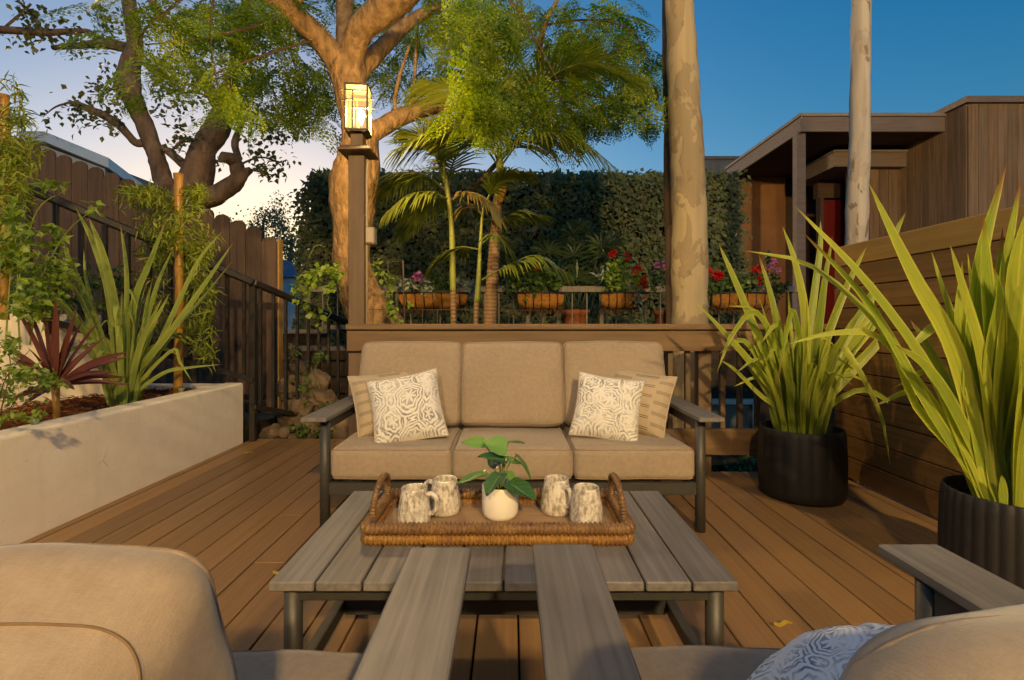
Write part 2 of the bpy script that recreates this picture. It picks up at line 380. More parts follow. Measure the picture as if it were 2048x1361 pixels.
M['cane'] = tex('yellow_cane', (.42, .22, .03), (.30, .15, .02), (20, 20, 3), 1.0, .4, .1, .002, .1)
# foliage
M['flax'] = leafmat('flax_leaf', (.17, .27, .03), (.46, .50, .06), .42, .42, tip=(.25, .075, .02), mode='object', edge=(.52, .50, .10))
M['flaxg'] = leafmat('green_flax_leaf', (.15, .24, .045), (.34, .40, .08), .30, .42, tip=(.30, .10, .02), mode='object', edge=(.36, .39, .10))
M['cord'] = leafmat('red_cordyline_leaf', (.085, .022, .020), (.17, .058, .042), .2, .4, mode='object')
M['jac'] = leafmat('feathery_tree_leaf', (.045, .125, .014), (.29, .35, .026), .5, .5)
M['dleaf'] = leafmat('dark_tree_leaf', (.07, .08, .02), (.15, .14, .035), .3, .5)
M['hedge'] = leafmat('hedge_leaf', (.085, .115, .045), (.22, .225, .10), .2, .5, spec=.25)
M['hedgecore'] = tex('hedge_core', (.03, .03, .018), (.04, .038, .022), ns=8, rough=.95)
M['far'] = leafmat('far_tree_leaf', (.09, .11, .07), (.15, .16, .10), .3, .6)
M['palm'] = leafmat('palm_leaflet', (.10, .15, .018), (.27, .29, .04), .3, .38)
M['palmd'] = leafmat('dry_palm_leaflet', (.34, .22, .08), (.22, .25, .05), .3, .5)
M['rhapis'] = leafmat('fan_palm_leaflet', (.035, .065, .022), (.08, .115, .035), .15, .4)
M['shrub'] = leafmat('shrub_leaf', (.10, .19, .022), (.30, .38, .05), .35, .4)
M['needle'] = leafmat('needle_leaf', (.13, .20, .02), (.34, .38, .045), .35, .45)
M['vine'] = leafmat('vine_leaf', (.16, .28, .03), (.36, .46, .06), .4, .4)
M['ger'] = leafmat('geranium_leaf', (.06, .12, .022), (.15, .22, .045), .3, .45)
M['pale'] = leafmat('pale_succulent_leaf', (.24, .29, .20), (.42, .45, .34), .2, .5)
M['yellow'] = leafmat('yellow_leaf', (.40, .26, .03), (.45, .33, .04), .3, .5)
M['red'] = leafmat('red_petal', (.55, .012, .008), (.70, .035, .015), .3, .5)
M['pink'] = leafmat('pink_petal', (.55, .13, .35), (.65, .25, .48), .3, .5)
g = G('house_plant_leaf'); v = g.coord('UV', (1, 1, 1), rand=False); sp = g.n('ShaderNodeSeparateXYZ'); g.link(v, sp.inputs[0])
vein = g.math('SINE', g.math('ADD', g.math('MULTIPLY', sp.outputs[1], 32), g.math('MULTIPLY', g.math('ABSOLUTE', g.math('SUBTRACT', sp.outputs[0], .5)), -26)))
c = g.mix(g.orand(), (.03, .10, .026), (.18, .36, .07)); c = g.mix(g.math('MULTIPLY', g.ramp(vein, .7, 1), .35), c, (.16, .26, .10))
c = g.mix(g.math('MULTIPLY', g.ramp(g.math('ABSOLUTE', g.math('SUBTRACT', sp.outputs[0], .5)), .05, .015), .6), c, (.22, .32, .10))
g.link(c, g.b.inputs['Base Color']); g.b.inputs['Roughness'].default_value = .28; g.b.inputs['Specular IOR Level'].default_value = .6
tr = g.n('ShaderNodeBsdfTranslucent'); g.link(c, tr.inputs[0]); mx = g.n('ShaderNodeMixShader'); mx.inputs[0].default_value = .2
g.link(g.b.outputs[0], mx.inputs[1]); g.link(tr.outputs[0], mx.inputs[2]); g.link(mx.outputs[0], g.out.inputs[0]); M['hleaf'] = g.m
M['stem'] = tex('green_stem', (.20, .26, .05), (.14, .20, .03), ns=20, rough=.5)
# small things
g = G('speckled_glaze'); v = g.coord('Object', (1, 1, .55)); a = g.noise(v, 75, 6, .7)
sp_ = g.noise(g.coord('Object', (1, 1, .5)), 26, 4, .6)
c = g.mix(g.ramp(a, .42, .60), (.66, .61, .53), (.27, .225, .175)); c = g.mix(g.math('MULTIPLY', g.ramp(sp_, .5, .68), .65), c, (.70, .65, .57))
g.link(c, g.b.inputs['Base Color']); g.b.inputs['Roughness'].default_value = .22; g.b.inputs['Specular IOR Level'].default_value = .55; M['mug'] = g.m
def wick(name, a_, b_, c_):
    g = G(name); n1 = g.noise(g.coord('Object', (14, 14, 14)), 1.0, 3); n2 = g.noise(g.coord('Object', (260, 60, 160)), 1.0, 3)
    c = g.mix(g.ramp(n1, .35, .65), a_, b_); c = g.mix(g.math('MULTIPLY', g.ramp(n2, .45, .65), .65), c, c_)
    g.link(c, g.b.inputs['Base Color']); g.b.inputs['Roughness'].default_value = .5; g.bump(n2, .5, .003); return g.m
M['wick'] = wick('brown_wicker', (.15, .075, .024), (.25, .135, .045), (.04, .018, .007))
M['wickg'] = wick('golden_wicker', (.30, .15, .022), (.19, .08, .018), (.05, .02, .006))
M['trayfloor'] = tex('tray_floor_wood', (.34, .22, .12), (.27, .17, .09), (3, 40, 40), 1.0, .5, .15, .002, 0)
M['lamp'] = tex('bronze_lantern_metal', (.05, .035, .016), (.07, .05, .022), ns=30, rough=.45, spec=.5, metal=.3, var=0)
g = G('lantern_glass'); g.nt.nodes.remove(g.b)
tp = g.n('ShaderNodeBsdfTransparent'); tp.inputs[0].default_value = (.92, .84, .66, 1)
em = g.n('ShaderNodeEmission'); em.inputs[0].default_value = (1, .80, .42, 1); em.inputs[1].default_value = .055; ad = g.n('ShaderNodeAddShader')
g.link(tp.outputs[0], ad.inputs[0]); g.link(em.outputs[0], ad.inputs[1]); g.link(ad.outputs[0], g.out.inputs[0]); M['lglass'] = g.m
g = G('lit_bulb'); em = g.n('ShaderNodeEmission'); em.inputs[0].default_value = (1, .82, .5, 1); em.inputs[1].default_value = 5; g.link(em.outputs[0], g.out.inputs[0]); M['bulb'] = g.m
M['box'] = tex('beige_plastic', (.50, .40, .26), (.46, .37, .24), ns=20, rough=.5, var=0)
M['siding'] = tex('brown_siding', (.27, .165, .085), (.17, .10, .052), (30, 30, 1.2), 1.0, .8, .3, .004, .2, dirt=((.32, .23, .15), .7, .5))
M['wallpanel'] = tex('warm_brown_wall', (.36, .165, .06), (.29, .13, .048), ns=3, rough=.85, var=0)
M['trim'] = tex('grey_brown_trim', (.24, .175, .14), (.19, .135, .105), (2, 30, 30), 1.0, .8, .2, .004, .05)
M['roofedge'] = tex('pale_roof_edge', (.30, .25, .21), (.24, .20, .17), ns=4, rough=.8, var=0)
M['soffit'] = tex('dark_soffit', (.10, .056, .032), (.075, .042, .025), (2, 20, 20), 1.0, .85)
M['reddoor'] = tex('red_door_paint', (.16, .006, .005), (.13, .005, .004), ns=5, rough=.5, var=0)
M['whitewall'] = tex('white_painted_wall', (.62, .62, .64), (.56, .56, .58), ns=4, rough=.8, var=0)
M['bluegrey'] = tex('blue_grey_roof', (.80, .84, .88), (.74, .78, .83), ns=3, rough=.6, var=0)
M['greyconc'] = tex('grey_wall', (.22, .21, .20), (.17, .165, .16), ns=3, rough=.9, var=0)
M['mauve'] = tex('mauve_roof', (.30, .20, .26), (.25, .16, .21), ns=5, rough=.8, var=0)
M['stone'] = tex('tan_boulder', (.19, .135, .085), (.075, .052, .034), ns=5, rough=.9, bump=.8, bdist=.02, var=.25)
M['timber'] = tex('dark_timber', (.045, .028, .018), (.028, .018, .012), (2, 25, 25), 1.0, .85, .3, .004, .2)
M['tread'] = tex('weathered_tread', (.25, .22, .20), (.17, .15, .14), (2, 25, 25), 1.0, .8, .3, .004, .2)
M['wire'] = tex('rusty_wire', (.17, .10, .06), (.11, .07, .045), ns=40, rough=.7, metal=.3)
M['paintbal'] = tex('grey_baluster_paint', (.24, .20, .16), (.18, .15, .12), (20, 20, 2), 1.0, .7)
M['coco'] = tex('coco_liner', (.42, .19, .03), (.30, .125, .022), ns=30, rough=.95, bump=.8, bdist=.01, var=.1, detail=8)
M['cocof'] = tex('coco_fibre', (.16, .075, .02), (.10, .045, .014), ns=30, rough=.95, var=0)
M['glass'] = tex('grey_window_glass', (.16, .165, .15), (.13, .135, .125), ns=2, rough=.25, bump=0, var=0, spec=.5)
M['whiteframe'] = tex('white_window_frame', (.62, .58, .55), (.56, .52, .5), ns=6, rough=.6, var=0)
M['house'] = tex('house_siding_behind', (.20, .17, .14), (.17, .14, .12), ns=4, rough=.9, var=0)

# ================================================================== SETTING
g_ = MB(); S = 900
g_.add([(-S, -S, -1.3), (S, -S, -1.3), (S, S, -1.3), (-S, S, -1.3)], [(0, 1, 2, 3)])
o = g_.build('ground', M['ground']); o['kind'] = 'structure'

# ---- deck
RAIL_Y = 3.5; DECK_L, DECK_R = -2.34, 2.26; FAR_Y = 4.53
d_ = MB(); d_.box(((DECK_L + DECK_R) / 2, (-5.5 + RAIL_Y + .03) / 2, -.30), (DECK_R - DECK_L, RAIL_Y + 5.53, .42))
d_.box(((DECK_L - 1.14) / 2, (RAIL_Y + .05 + FAR_Y) / 2, -.30), (-1.14 - DECK_L, FAR_Y - RAIL_Y - .05, .42))
deck = d_.build('deck', M['under']); deck['kind'] = 'structure'
pitch = .1445; bw = .1375; x = .029 - 17 * pitch
while x < DECK_R:
    x0, x1 = max(x, DECK_L), min(x + bw, DECK_R); y1 = FAR_Y if x + bw < -1.10 else RAIL_Y + .03
    if x1 - x0 > .02:
        j = random.uniform(.2, 3.2); segs = [(-5.5, j - .0015), (j + .0015, y1)] if random.random() < .55 else [(-5.5, y1)]
        for (a, b) in segs:
            board('deck_board', ((x0 + x1) / 2, (a + b) / 2, -.0125 + random.uniform(-.0008, .0008)), (round(x1 - x0, 3), round(b - a, 2), .025), M['deck'], deck, .0025)
    x += pitch

# ---- white planter along the left side of the deck
pl = thing('planter', 'long low white stucco planter along the left edge of the deck', 'planter', (0, 0, 0))
PZ = .527
b = MB(); b.box((DECK_L - .08, -.56, PZ / 2 - .21), (.16, 9.88, PZ + .42)); fw = b.build('front_wall', M['stucco'], pl)
bm = bmesh.new(); bm.from_mesh(fw.data); bmesh.ops.bevel(bm, geom=list(bm.edges), offset=.018, segments=3, profile=.5, affect='EDGES'); bm.to_mesh(fw.data); bm.free()
b = MB(); b.box((-2.92, 4.29, .05), (.83, .16, .94)); b.build('end_wall', M['stucco'], pl)
bw_ = MB()
bw_.add([(-3.33, -5.5, -.4), (-3.33, 3.15, -.4), (-3.08, 3.95, -.4), (-3.6, 3.95, -.4), (-3.6, -5.5, -.4), (-3.33, -5.5, 1.11), (-3.33, 3.15, 1.11), (-3.08, 3.95, 1.11), (-3.6, 3.95, 1.11), (-3.6, -5.5, 1.11)],
        [(0, 1, 6, 5), (1, 2, 7, 6), (2, 3, 8, 7), (3, 4, 9, 8), (4, 0, 5, 9), (5, 6, 7, 8, 9)])
bwall = bw_.build('retaining_wall', M['stucco']); tag(bwall, 'white stucco retaining wall behind the flax and red cordyline', 'wall')
# mulch
n1, n2 = 18, 150; mv = []; mf = []
for i in range(n1 + 1):
    for k in range(n2 + 1):
        X = -3.34 + (DECK_L - .15 + 3.34) * i / n1; Y = -5.4 + 9.62 * k / n2
        z = .47 + .05 * mnoise.noise(Vector((X * 2.2, Y * 2.2, 0))) + .03 * mnoise.noise(Vector((X * 9, Y * 9, 3))) + .03 * (1 - i / n1)
        mv.append((X, Y, z))
for i in range(n1):
    for k in range(n2): a = i * (n2 + 1) + k; mf.append((a, a + n2 + 1, a + n2 + 2, a + 1))
b = MB(); b.add(mv, mf); mul = b.build('mulch_bed', M['mulch'], None, True); mul['kind'] = 'structure'
n = 1500; pts = np.column_stack([rng.uniform(-3.25, DECK_L - .16, n), rng.uniform(1.6, 4.15, n), np.zeros(n)])
for i in range(n): pts[i, 2] = .485 + .05 * mnoise.noise(Vector((pts[i, 0] * 2.2, pts[i, 1] * 2.2, 0))) + .03 * (1 - (pts[i, 0] + 3.34) / .85)
dirs = rng.normal(size=(n, 3)) * np.array([1, 1, .25])
leaf_cloud('mulch_chips', pts, dirs, rng.uniform(.02, .07, n), rng.uniform(.006, .016, n), M['chip'], mul)
for (px, py, lab) in ((70, 848, 'small pale green irrigation stub in the mulch below the cordyline'), (362, 784, 'small pale green irrigation stub in the mulch by the cane')):
    d = 520 / (py - VY) * 1.0; c = P(px, py, d)
    b = MB(); b.lathe([(.016, -.06), (.016, .012), (.02, .014), (.02, .026), (.012, .028)], 12, c)
    tag(b.build('irrigation_stub', M['pale'], None, True), lab, 'pipe', 'irrigation stubs')

# ---- deck railing
rail = thing('deck_railing', 'brown stained wooden railing with wide cap behind the sofa', 'railing', (0, RAIL_Y, 0))
XR0, XR1 = -1.145, DECK_R - .04
board('top_cap', ((XR0 + XR1) / 2, .02, 1.022), (XR1 - XR0, .14, .04), M['rail'], rail, .006)
board('top_rail', ((XR0 + XR1) / 2, 0, .926), (XR1 - XR0, .04, .148), M['rail'], rail, .004)
board('bottom_rail', ((XR0 + .09 + XR1) / 2, 0, .218), (XR1 - XR0 - .09, .04, .18), M['rail'], rail, .004)
for xx in (1.37, 2.16):
    board('post', (xx, .075, .49), (.092, .09, 1.02), M['post'], rail, .004)
xb = XR0 + .17
while xb < XR1 - .05:
    if abs(xb - 1.37) > .07 and abs(xb - 2.16) > .07: board('baluster', (xb, .042, .57), (.034, .036, .86), M['post'], rail, .003)
    xb += .1235
# ---- lamp post on the left end of the railing
lp = thing('lamp_post', 'tall brown wooden post with a lit lantern on top', 'lamp post', (-1.09, RAIL_Y + .07, 0))
board('post', (0, 0, 1.11), (.113, .1, 2.24), M['post'], lp, .005)
b = MB()
for (z, hw, hh) in ((2.235, .085, .018), (2.268, .062, .03), (2.335, .042, .11)):
    b.box((0, 0, z + hh / 2 - .009), (hw * 2, hw * 2, hh))
cap = MB(); c0, c1 = .115, .085
cap.add([(-c0, -c0, 2.25), (c0, -c0, 2.25), (c0, c0, 2.25), (-c0, c0, 2.25), (-c0, -c0, 2.262), (c0, -c0, 2.262), (c0, c0, 2.262), (-c0, c0, 2.262), (-c1, -c1, 2.292), (c1, -c1, 2.292), (c1, c1, 2.292), (-c1, c1, 2.292)],
        [(3, 2, 1, 0), (0, 1, 5, 4), (1, 2, 6, 5), (2, 3, 7, 6), (3, 0, 4, 7), (4, 5, 9, 8), (5, 6, 10, 9), (6, 7, 11, 10), (7, 4, 8, 11), (8, 9, 10, 11)])
cap.build('post_cap', M['post'], lp)
board('collar', (0, 0, 2.335), (.088, .088, .1), M['post'], lp, .004)
def lantern(parent, z0, rot=0.0, power=30.0):
    """square prairie style lantern, 0.33 m tall"""
    fr = bpy.data.objects.new('lantern', None); link(fr, parent); fr.location = (0, 0, z0); fr.rotation_euler = (0, 0, rot)
    f = MB(); h = .075; H = .32; t = .0095
    for sx in (-1, 1):
        for sy in (-1, 1): f.box((sx * h, sy * h, H / 2), (.012, .012, H))
    for z in (.006, H - .004, H - .045): 
        for s in (-1, 1): f.box((0, s * h, z), (2 * h + .012, t * 1.2, .01)); f.box((s * h, 0, z), (t * 1.2, 2 * h + .012, .01))
    for s in (-1, 1):
        f.box((-.022, s * h, .14), (t, t, .27)); f.box((s * h, .022 * s, .14), (t, t, .27))
        f.box((.028, s * h, .155), (.095, t, t)); f.box((-.048, s * h, .21), (.05, t, t)); f.box((s * h, 0, .175), (t, .14, t))
        for z in (.205, .275): f.box((-.09, s * h, z), (.03, .01, .006)); f.box((s * .09, .06, z), (.03, .01, .006))
        f.box((-.05, s * .066, -.006), (.02, .02, .012)); f.box((.05, s * .066, -.006), (.02, .02, .012))
    f.box((0, 0, H + .003), (.166, .166, .008)); f.box((0, 0, -.002), (.15, .15, .008))
    f.tube([(0, 0, -.03), (0, 0, .06)], .016, 10)
    f.build('frame', M['lamp'], fr)
    for k in range(4):
        a = k * math.pi / 2; b = MB(); b.box((0, 0, 0), (.138, .003, .306))
        p = b.build('pane', M['lglass'], fr); p.rotation_euler = (0, 0, a); p.location = (math.sin(a) * .071, -math.cos(a) * .071, .16)
    b = MB(); b.lathe([(.010, 0), (.013, .02), (.024, .05), (.028, .075), (.022, .098), (.004, .108)], 14, (.02, -.005, .06)); b.build('bulb', M['bulb'], fr, True)
    L = bpy.data.lights.new('lantern_light', 'POINT'); L.energy = power; L.color = WARM; L.shadow_soft_size = .06 if parent.name.startswith('lamp_post') else .13
    lo = bpy.data.objects.new('lantern_light', L); link(lo, fr); lo.location = (.02, -.005, .13)
    return fr
lantern(lp, 2.40, math.radians(6), P_POST)
b = MB(); b.tube([(.066, -.02, 1.0), (.066, -.02, 2.1), (.067, .0, 2.2), (.05, .02, 2.235)], .009, 8); b.build('conduit', M['box'], lp, True)
board('electrical_box', (.096, -.015, 1.665), (.062, .075, .118), M['box'], lp, .006)
board('box_cover', (.096, -.058, 1.665), (.052, .009, .105), M['box'], lp, .003)

# ---- right-hand fence of horizontal boards
fr = thing('board_fence', 'dark brown horizontal board fence along the right side of the deck', 'fence', (DECK_R, 0, 0))
for k in range(11):
    z = .012 + k * .1425
    board('fence_board', (.014, -1.05, z + .068), (.022, 9.1, .136), M['fencecap'] if k == 10 else M['fenceR'], fr, .003)
b = MB(); b.box((.045, -1.05, .78), (.02, 9.1, 1.56)); b.build('backing', M['under'], fr)
for yy in (-5.4, -3.6, -1.8, .0, 1.8, 3.44): board('post', (.105, yy, .75), (.09, .09, 1.66), M['post'], fr, .004)

# ---- iron stair railing on the left
ir = thing('iron_railing', 'black iron stair railing sloping down in front of the picket fence', 'railing', (0, 0, 0))
def iron(a, b, hz, n, parts=True):
    a = Vector(a); b = Vector(b)
    beam('handrail', a, b, .048, .06, M['iron'], ir, .010)
    beam('bottom_rail', a - Vector((0, 0, hz)), b - Vector((0, 0, hz)), .036, .045, M['iron'], ir, .003)
    for k in range(n):
        t = (k + .5) / n; c = a.lerp(b, t); board('baluster', (c.x, c.y, c.z - hz / 2), (.026, .026, hz), M['iron'], ir, 0)
iron((-3.34, 3.37, 1.99), (-2.275, 4.40, 1.406), .86, 11)
iron((-2.275, 4.42, 1.406), (-1.62, 5.98, .90), 1.10, 12)
board('post', (-2.29, 4.44, .70), (.05, .05, 1.40), M['iron'], ir, .003)
board('post', (-1.62, 6.0, .1), (.045, .045, 1.64), M['iron'], ir, .003)

# ---- picket fence
pf = thing('picket_fence', 'dark brown picket fence with rounded dog-eared tops stepping down', 'fence', (0, 5.0, 0))
pw = .158; xk = -2.335 - pw; i = 0
def picket_mesh(h):
    w = pw - .006; b = MB(); e = .05
    prof = [(-w / 2, 0), (w / 2, 0), (w / 2, h - e), (w / 2 - .016, h - .018), (w / 2 - e, h), (-w / 2 + e, h), (-w / 2 + .016, h - .018), (-w / 2, h - e)]
    n = len(prof); v = [(x, -.009, z) for x, z in prof] + [(x, .009, z) for x, z in prof]
    b.add(v, [tuple(range(n)), tuple(range(2 * n - 1, n - 1, -1))] + [(k, k + n, (k + 1) % n + n, (k + 1) % n) for k in range(n)]); return b
while xk > -6.4:
    t = (-2.335 - (xk + pw)) / (4.81 - 2.335); top = 1.955 + t * (2.88 - 1.955) - (.0 if i else .05); z0 = .15
    p = picket_mesh(top - z0).build('picket', M['picket'], pf); p.location = (xk + pw / 2, random.uniform(-.003, .003), z0); i += 1; xk -= pw
board('end_trim', (-2.322, .03, 1.02), (.018, .09, 1.74), M['picketend'], pf, .003)
for dz in (1.45, .55):
    a = Vector((-2.35, .045, dz)); b_ = Vector((-6.4, .045, dz + 1.5)); beam('rail', a, b_, .04, .09, M['picket'], pf)

# ---- ground level terraces behind the deck
def slab(name, x0, x1, y0, y1, z0, z1, mat):
    b = MB(); b.box(((x0 + x1) / 2, (y0 + y1) / 2, (z0 + z1) / 2), (x1 - x0, y1 - y0, z1 - z0)); o = b.build(name, mat); o['kind'] = 'structure'; return o
slab('terrace', -1.5, 14, 6.05, 30, -1.29, .55, M['ground'])
slab('bank', -30, -1.5, 7.6, 40, -1.28, .2, M['ground'])
slab('path', -2.4, 2.6, 4.55, 6.0, -1.294, -.25, M['ground'])
slab('side_yard', -7, -2.4, 4.45, 7.5, -1.292, .10, M['ground'])

# boulders by the stairs
sw = thing('stone_wall', 'rough wall of stacked tan boulders beside the garden steps', 'wall', (0, 0, 0))
def boulder(parent, c, r, mat, seed, name='stone'):
    bm = bmesh.new(); bmesh.ops.create_icosphere(bm, subdivisions=3, radius=1)
    for v in bm.verts:
        p = v.co.copy(); q = Vector((round(p.x * 1.3) / 1.3, round(p.y * 1.3) / 1.3, round(p.z * 1.3) / 1.3)).normalized() if False else p
        k = 1 + .5 * mnoise.noise(p * 1.1 + Vector((seed, 0, 0))) + .22 * mnoise.noise(p * 2.6 + Vector((seed, 5, 0))) + .06 * mnoise.noise(p * 7)
        v.co = Vector((q.x * r[0] * k, q.y * r[1] * k, q.z * r[2] * k))
    me = bpy.data.meshes.new(name); bm.to_mesh(me); bm.free(); me.materials.append(mat)
    o = link(bpy.data.objects.new(name, me), parent); o.location = c; o.rotation_euler = (seed * .4, seed * .7, seed); return o
k = 0
for (px, py, w, h) in ((575, 705, 34, 34), (600, 745, 42, 48), (628, 770, 40, 50), (580, 780, 36, 44), (612, 815, 50, 40), (648, 800, 42, 34), (580, 835, 46, 40), (655, 838, 40, 34), (622, 858, 50, 36), (690, 850, 46, 34), (548, 868, 36, 30), (676, 880, 60, 30), (600, 890, 60, 34), (640, 905, 60, 34)):
    d = 5.25 - (py - 700) / 190 * .45; c = P(px, py, d)
    boulder(sw, c, (w / 2000 * d * 1.15, .16, h / 2000 * d * 1.15), M['stone'], k * 1.7); k += 1
lg = MB(); lg.tube([P(568, 866, 4.75), P(566, 866, 5.1)], [.052, .05], 14); tag(lg.build('log', M['stone'], None, True), 'short round cut log lying under the end of the fence', 'log')
# timber steps with weathered treads behind the stair railing
st = thing('garden_steps', 'dark timber garden steps with weathered grey treads', 'steps', (0, 0, 0))
for (px0, px1, py, d, th) in ((592, 695, 698, 5.7, .05), (580, 660, 664, 6.0, .05), (650, 800, 655, 6.4, .05)):
    a = P(px0, py, d); b_ = P(px1, py, d); board('tread', (a + b_) / 2 + Vector((0, .12, 0)), ((b_ - a).length, .3, th), M['tread'], st, .004)
for (px0, px1, py0, py1, d) in ((600, 800, 702, 720, 5.62), (610, 800, 724, 752, 5.64), (612, 800, 756, 786, 5.62), (612, 800, 790, 830, 5.64), (560, 655, 668, 690, 5.95)):
    a = P(px0, py0, d); b_ = P(px1, py1, d); board('riser', (a + b_) / 2, (abs(b_.x - a.x), .06, abs(a.z - b_.z)), M['timber'], st, .004)

# ---- wire trellis
wt = thing('wire_trellis', 'rusty wire trellis panel right of the lamp post', 'trellis', (0, 0, 0))
d = 4.25
def wire(pts, r, name='wire'):
    b = MB(); b.tube(pts, r, 6); return b.build(name, M['wire'], wt, True)
for (x0, x1, y) in ((738, 807, 522), (738, 806, 553), (738, 1062, 619)): wire([P(x0, y, d), P(x1, y + 2, d)], .0025)
for xx in (747, 776): wire([P(xx, 522, d), P(xx, 700, d)], .0025)
wire([P(806, 522, d), P(807, 560, d), P(811, 720, d)], .007, 'stake')
for xx in (845, 875, 1018, 1060): wire([P(xx, 619, d), P(xx, 700, d)], .0022)

# ---- far terrace railing with flower baskets
TR = 6.2
tr_ = thing('terrace_railing', 'low weathered railing with thin pale balusters behind the palms', 'railing', (0, TR, 0))
a = P(600, 579, TR); b_ = P(1600, 579, TR)
board('top_rail', ((a.x + b_.x) / 2, 0, a.z), (b_.x - a.x, .09, .075), M['paintbal'], tr_, .005)
board('bottom_rail', ((a.x + b_.x) / 2, 0, .62), (b_.x - a.x, .05, .05), M['paintbal'], tr_, .004)
xx = a.x + .1; k = 0
while xx < b_.x:
    w = .05 if k % 5 == 0 else .014
    board('baluster', (xx, .01, (a.z - .037 + .62) / 2), (w, .02, a.z - .05 - .6), M['paintbal'], tr_, 0); xx += .182; k += 1

# ---- wooden house on the right
hs_ = thing('wooden_house', 'brown wood-sided house with flat overhanging roof and red door', 'house', (0, 0, 0))
d1 = 8.0; d2 = 10.7; Xp = .581 * d1; Zr = CAM_H + .410 * d1; d4 = 8.9; d3 = 7.6; Xs = .912 * d3; Z3 = CAM_H + .448 * d3
# overhanging entry roof
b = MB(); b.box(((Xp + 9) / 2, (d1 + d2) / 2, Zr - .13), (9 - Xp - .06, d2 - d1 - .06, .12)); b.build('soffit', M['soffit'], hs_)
board('fascia', ((Xp + Xs + .3) / 2, d1, Zr - .11), (Xs + .3 - Xp, .05, .24), M['trim'], hs_, .006)
board('fascia', (Xp, (d1 + d2) / 2, Zr - .11), (.05, d2 - d1 + .05, .24), M['trim'], hs_, .006)
b = MB(); b.box(((Xp + 9) / 2, (d1 + d2) / 2, Zr + .035), (9 - Xp + .1, d2 - d1 + .1, .05)); b.build('roof', M['roofedge'], hs_)
board('porch_post', (P(1607, 300, d1).x, d1 + .12, (Zr - .2 + .5) / 2), (.14, .14, Zr - .2 - .5), M['trim'], hs_, .006)
# back walls of the porch
def wallbox(name, x0, x1, y0, y1, z0, z1, mat):
    b = MB(); b.box(((x0 + x1) / 2, (y0 + y1) / 2, (z0 + z1) / 2), (x1 - x0, y1 - y0, z1 - z0)); return b.build(name, mat, hs_)
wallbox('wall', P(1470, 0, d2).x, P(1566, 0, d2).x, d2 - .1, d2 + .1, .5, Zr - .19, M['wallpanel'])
wallbox('wall', P(1566, 0, d2).x, 8.9, d2 - .07, d2 + .1, .5, Zr - .19, M['soffit'])  # flat wall; the dark colour stands in for the shade of a recess
wallbox('wall', P(1610, 0, d2).x, P(1640, 0, 9.9).x + .3, 9.9, 10.1, .5, Zr - .19, M['wallpanel'])
dx0 = P(1643, 0, 9.6).x; dr = wallbox('door', dx0, dx0 + 1.0, 9.55, 9.62, .55, P(0, 402, 9.6).z, M['reddoor'])
wallbox('door_frame', dx0 - .07, dx0 - .005, 9.52, 9.66, .55, P(0, 396, 9.6).z, M['soffit'])
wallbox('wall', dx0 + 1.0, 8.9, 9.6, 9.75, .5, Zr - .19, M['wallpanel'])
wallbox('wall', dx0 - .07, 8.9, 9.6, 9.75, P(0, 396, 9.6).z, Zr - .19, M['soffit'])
# small inner canopy
dc = 8.75; xc = P(1668, 0, dc).x; zc = P(0, 305, dc).z
wallbox('canopy', xc, xc + 1.6, dc, 10.0, zc - .25, zc, M['trim']); wallbox('canopy_edge', xc - .02, xc + 1.6, dc - .03, 10.0, zc + .003, zc + .035, M['roofedge'])
# siding wall facing us between trunk and corner
x = P(1700, 0, d4).x; wallbox('wall', x, Xs, d4 + .02, d4 + .12, .3, Zr - .19, M['soffit'])
while x < Xs - .02:
    w = .17; board('siding_board', (x + w / 2, d4, (Zr - .2 + .4) / 2), (w - .008, .022, Zr - .2 - .4), M['siding'], hs_, .002); x += w
# projecting block: side wall along Y and front wall along X
wallbox('wall', Xs + .015, 14, d3 + .015, 12, .2, Z3 - .06, M['soffit'])
y = d3 + .004
while y < d4:
    w = .165; board('siding_board', (Xs, y + w / 2, (Z3 - .08 + .3) / 2), (.022, w - .008, Z3 - .08 - .3), M['siding'], hs_, .002); y += w
x = Xs + .012
while x < 12:
    w = .15; board('siding_board', (x + w / 2, d3, (Z3 - .08 + .3) / 2), (w - .008, .022, Z3 - .08 - .3), M['siding'], hs_, .002); x += w
wallbox('roof', Xs - .06, 14, d3 - .06, 12, Z3 - .075, Z3 + .02, M['trim'])

# ---- lower storey seen through the railing
lw = thing('lower_building', 'dark lower building with a white framed window beyond the railing', 'building', (0, 0, 0))
b = MB(); b.box((3.4, 5.2, -.1), (3.6, .1, 2.1)); b.build('wall', M['timber'], lw)
wx0, wx1 = P(1395, 0, 5.1).x, P(1514, 0, 5.1).x; wz0, wz1 = P(0, 930, 5.1).z, P(0, 799, 5.1).z
fm = MB()
for (a0, a1, c0, c1) in ((wx0, wx1, wz1 - .05, wz1), (wx0, wx1, wz0, wz0 + .05), (wx0, wx0 + .05, wz0 + .05, wz1 - .05), (wx1 - .05, wx1, wz0 + .05, wz1 - .05)):
    fm.box(((a0 + a1) / 2, 5.12, (c0 + c1) / 2), (a1 - a0, .07, c1 - c0))
wd = fm.build('window_frame', M['whiteframe'], lw); b = MB(); b.box(((wx0 + wx1) / 2, 5.13, (wz0 + wz1) / 2), (wx1 - wx0 - .1, .02, wz1 - wz0 - .1)); b.build('pane', M['glass'], wd)

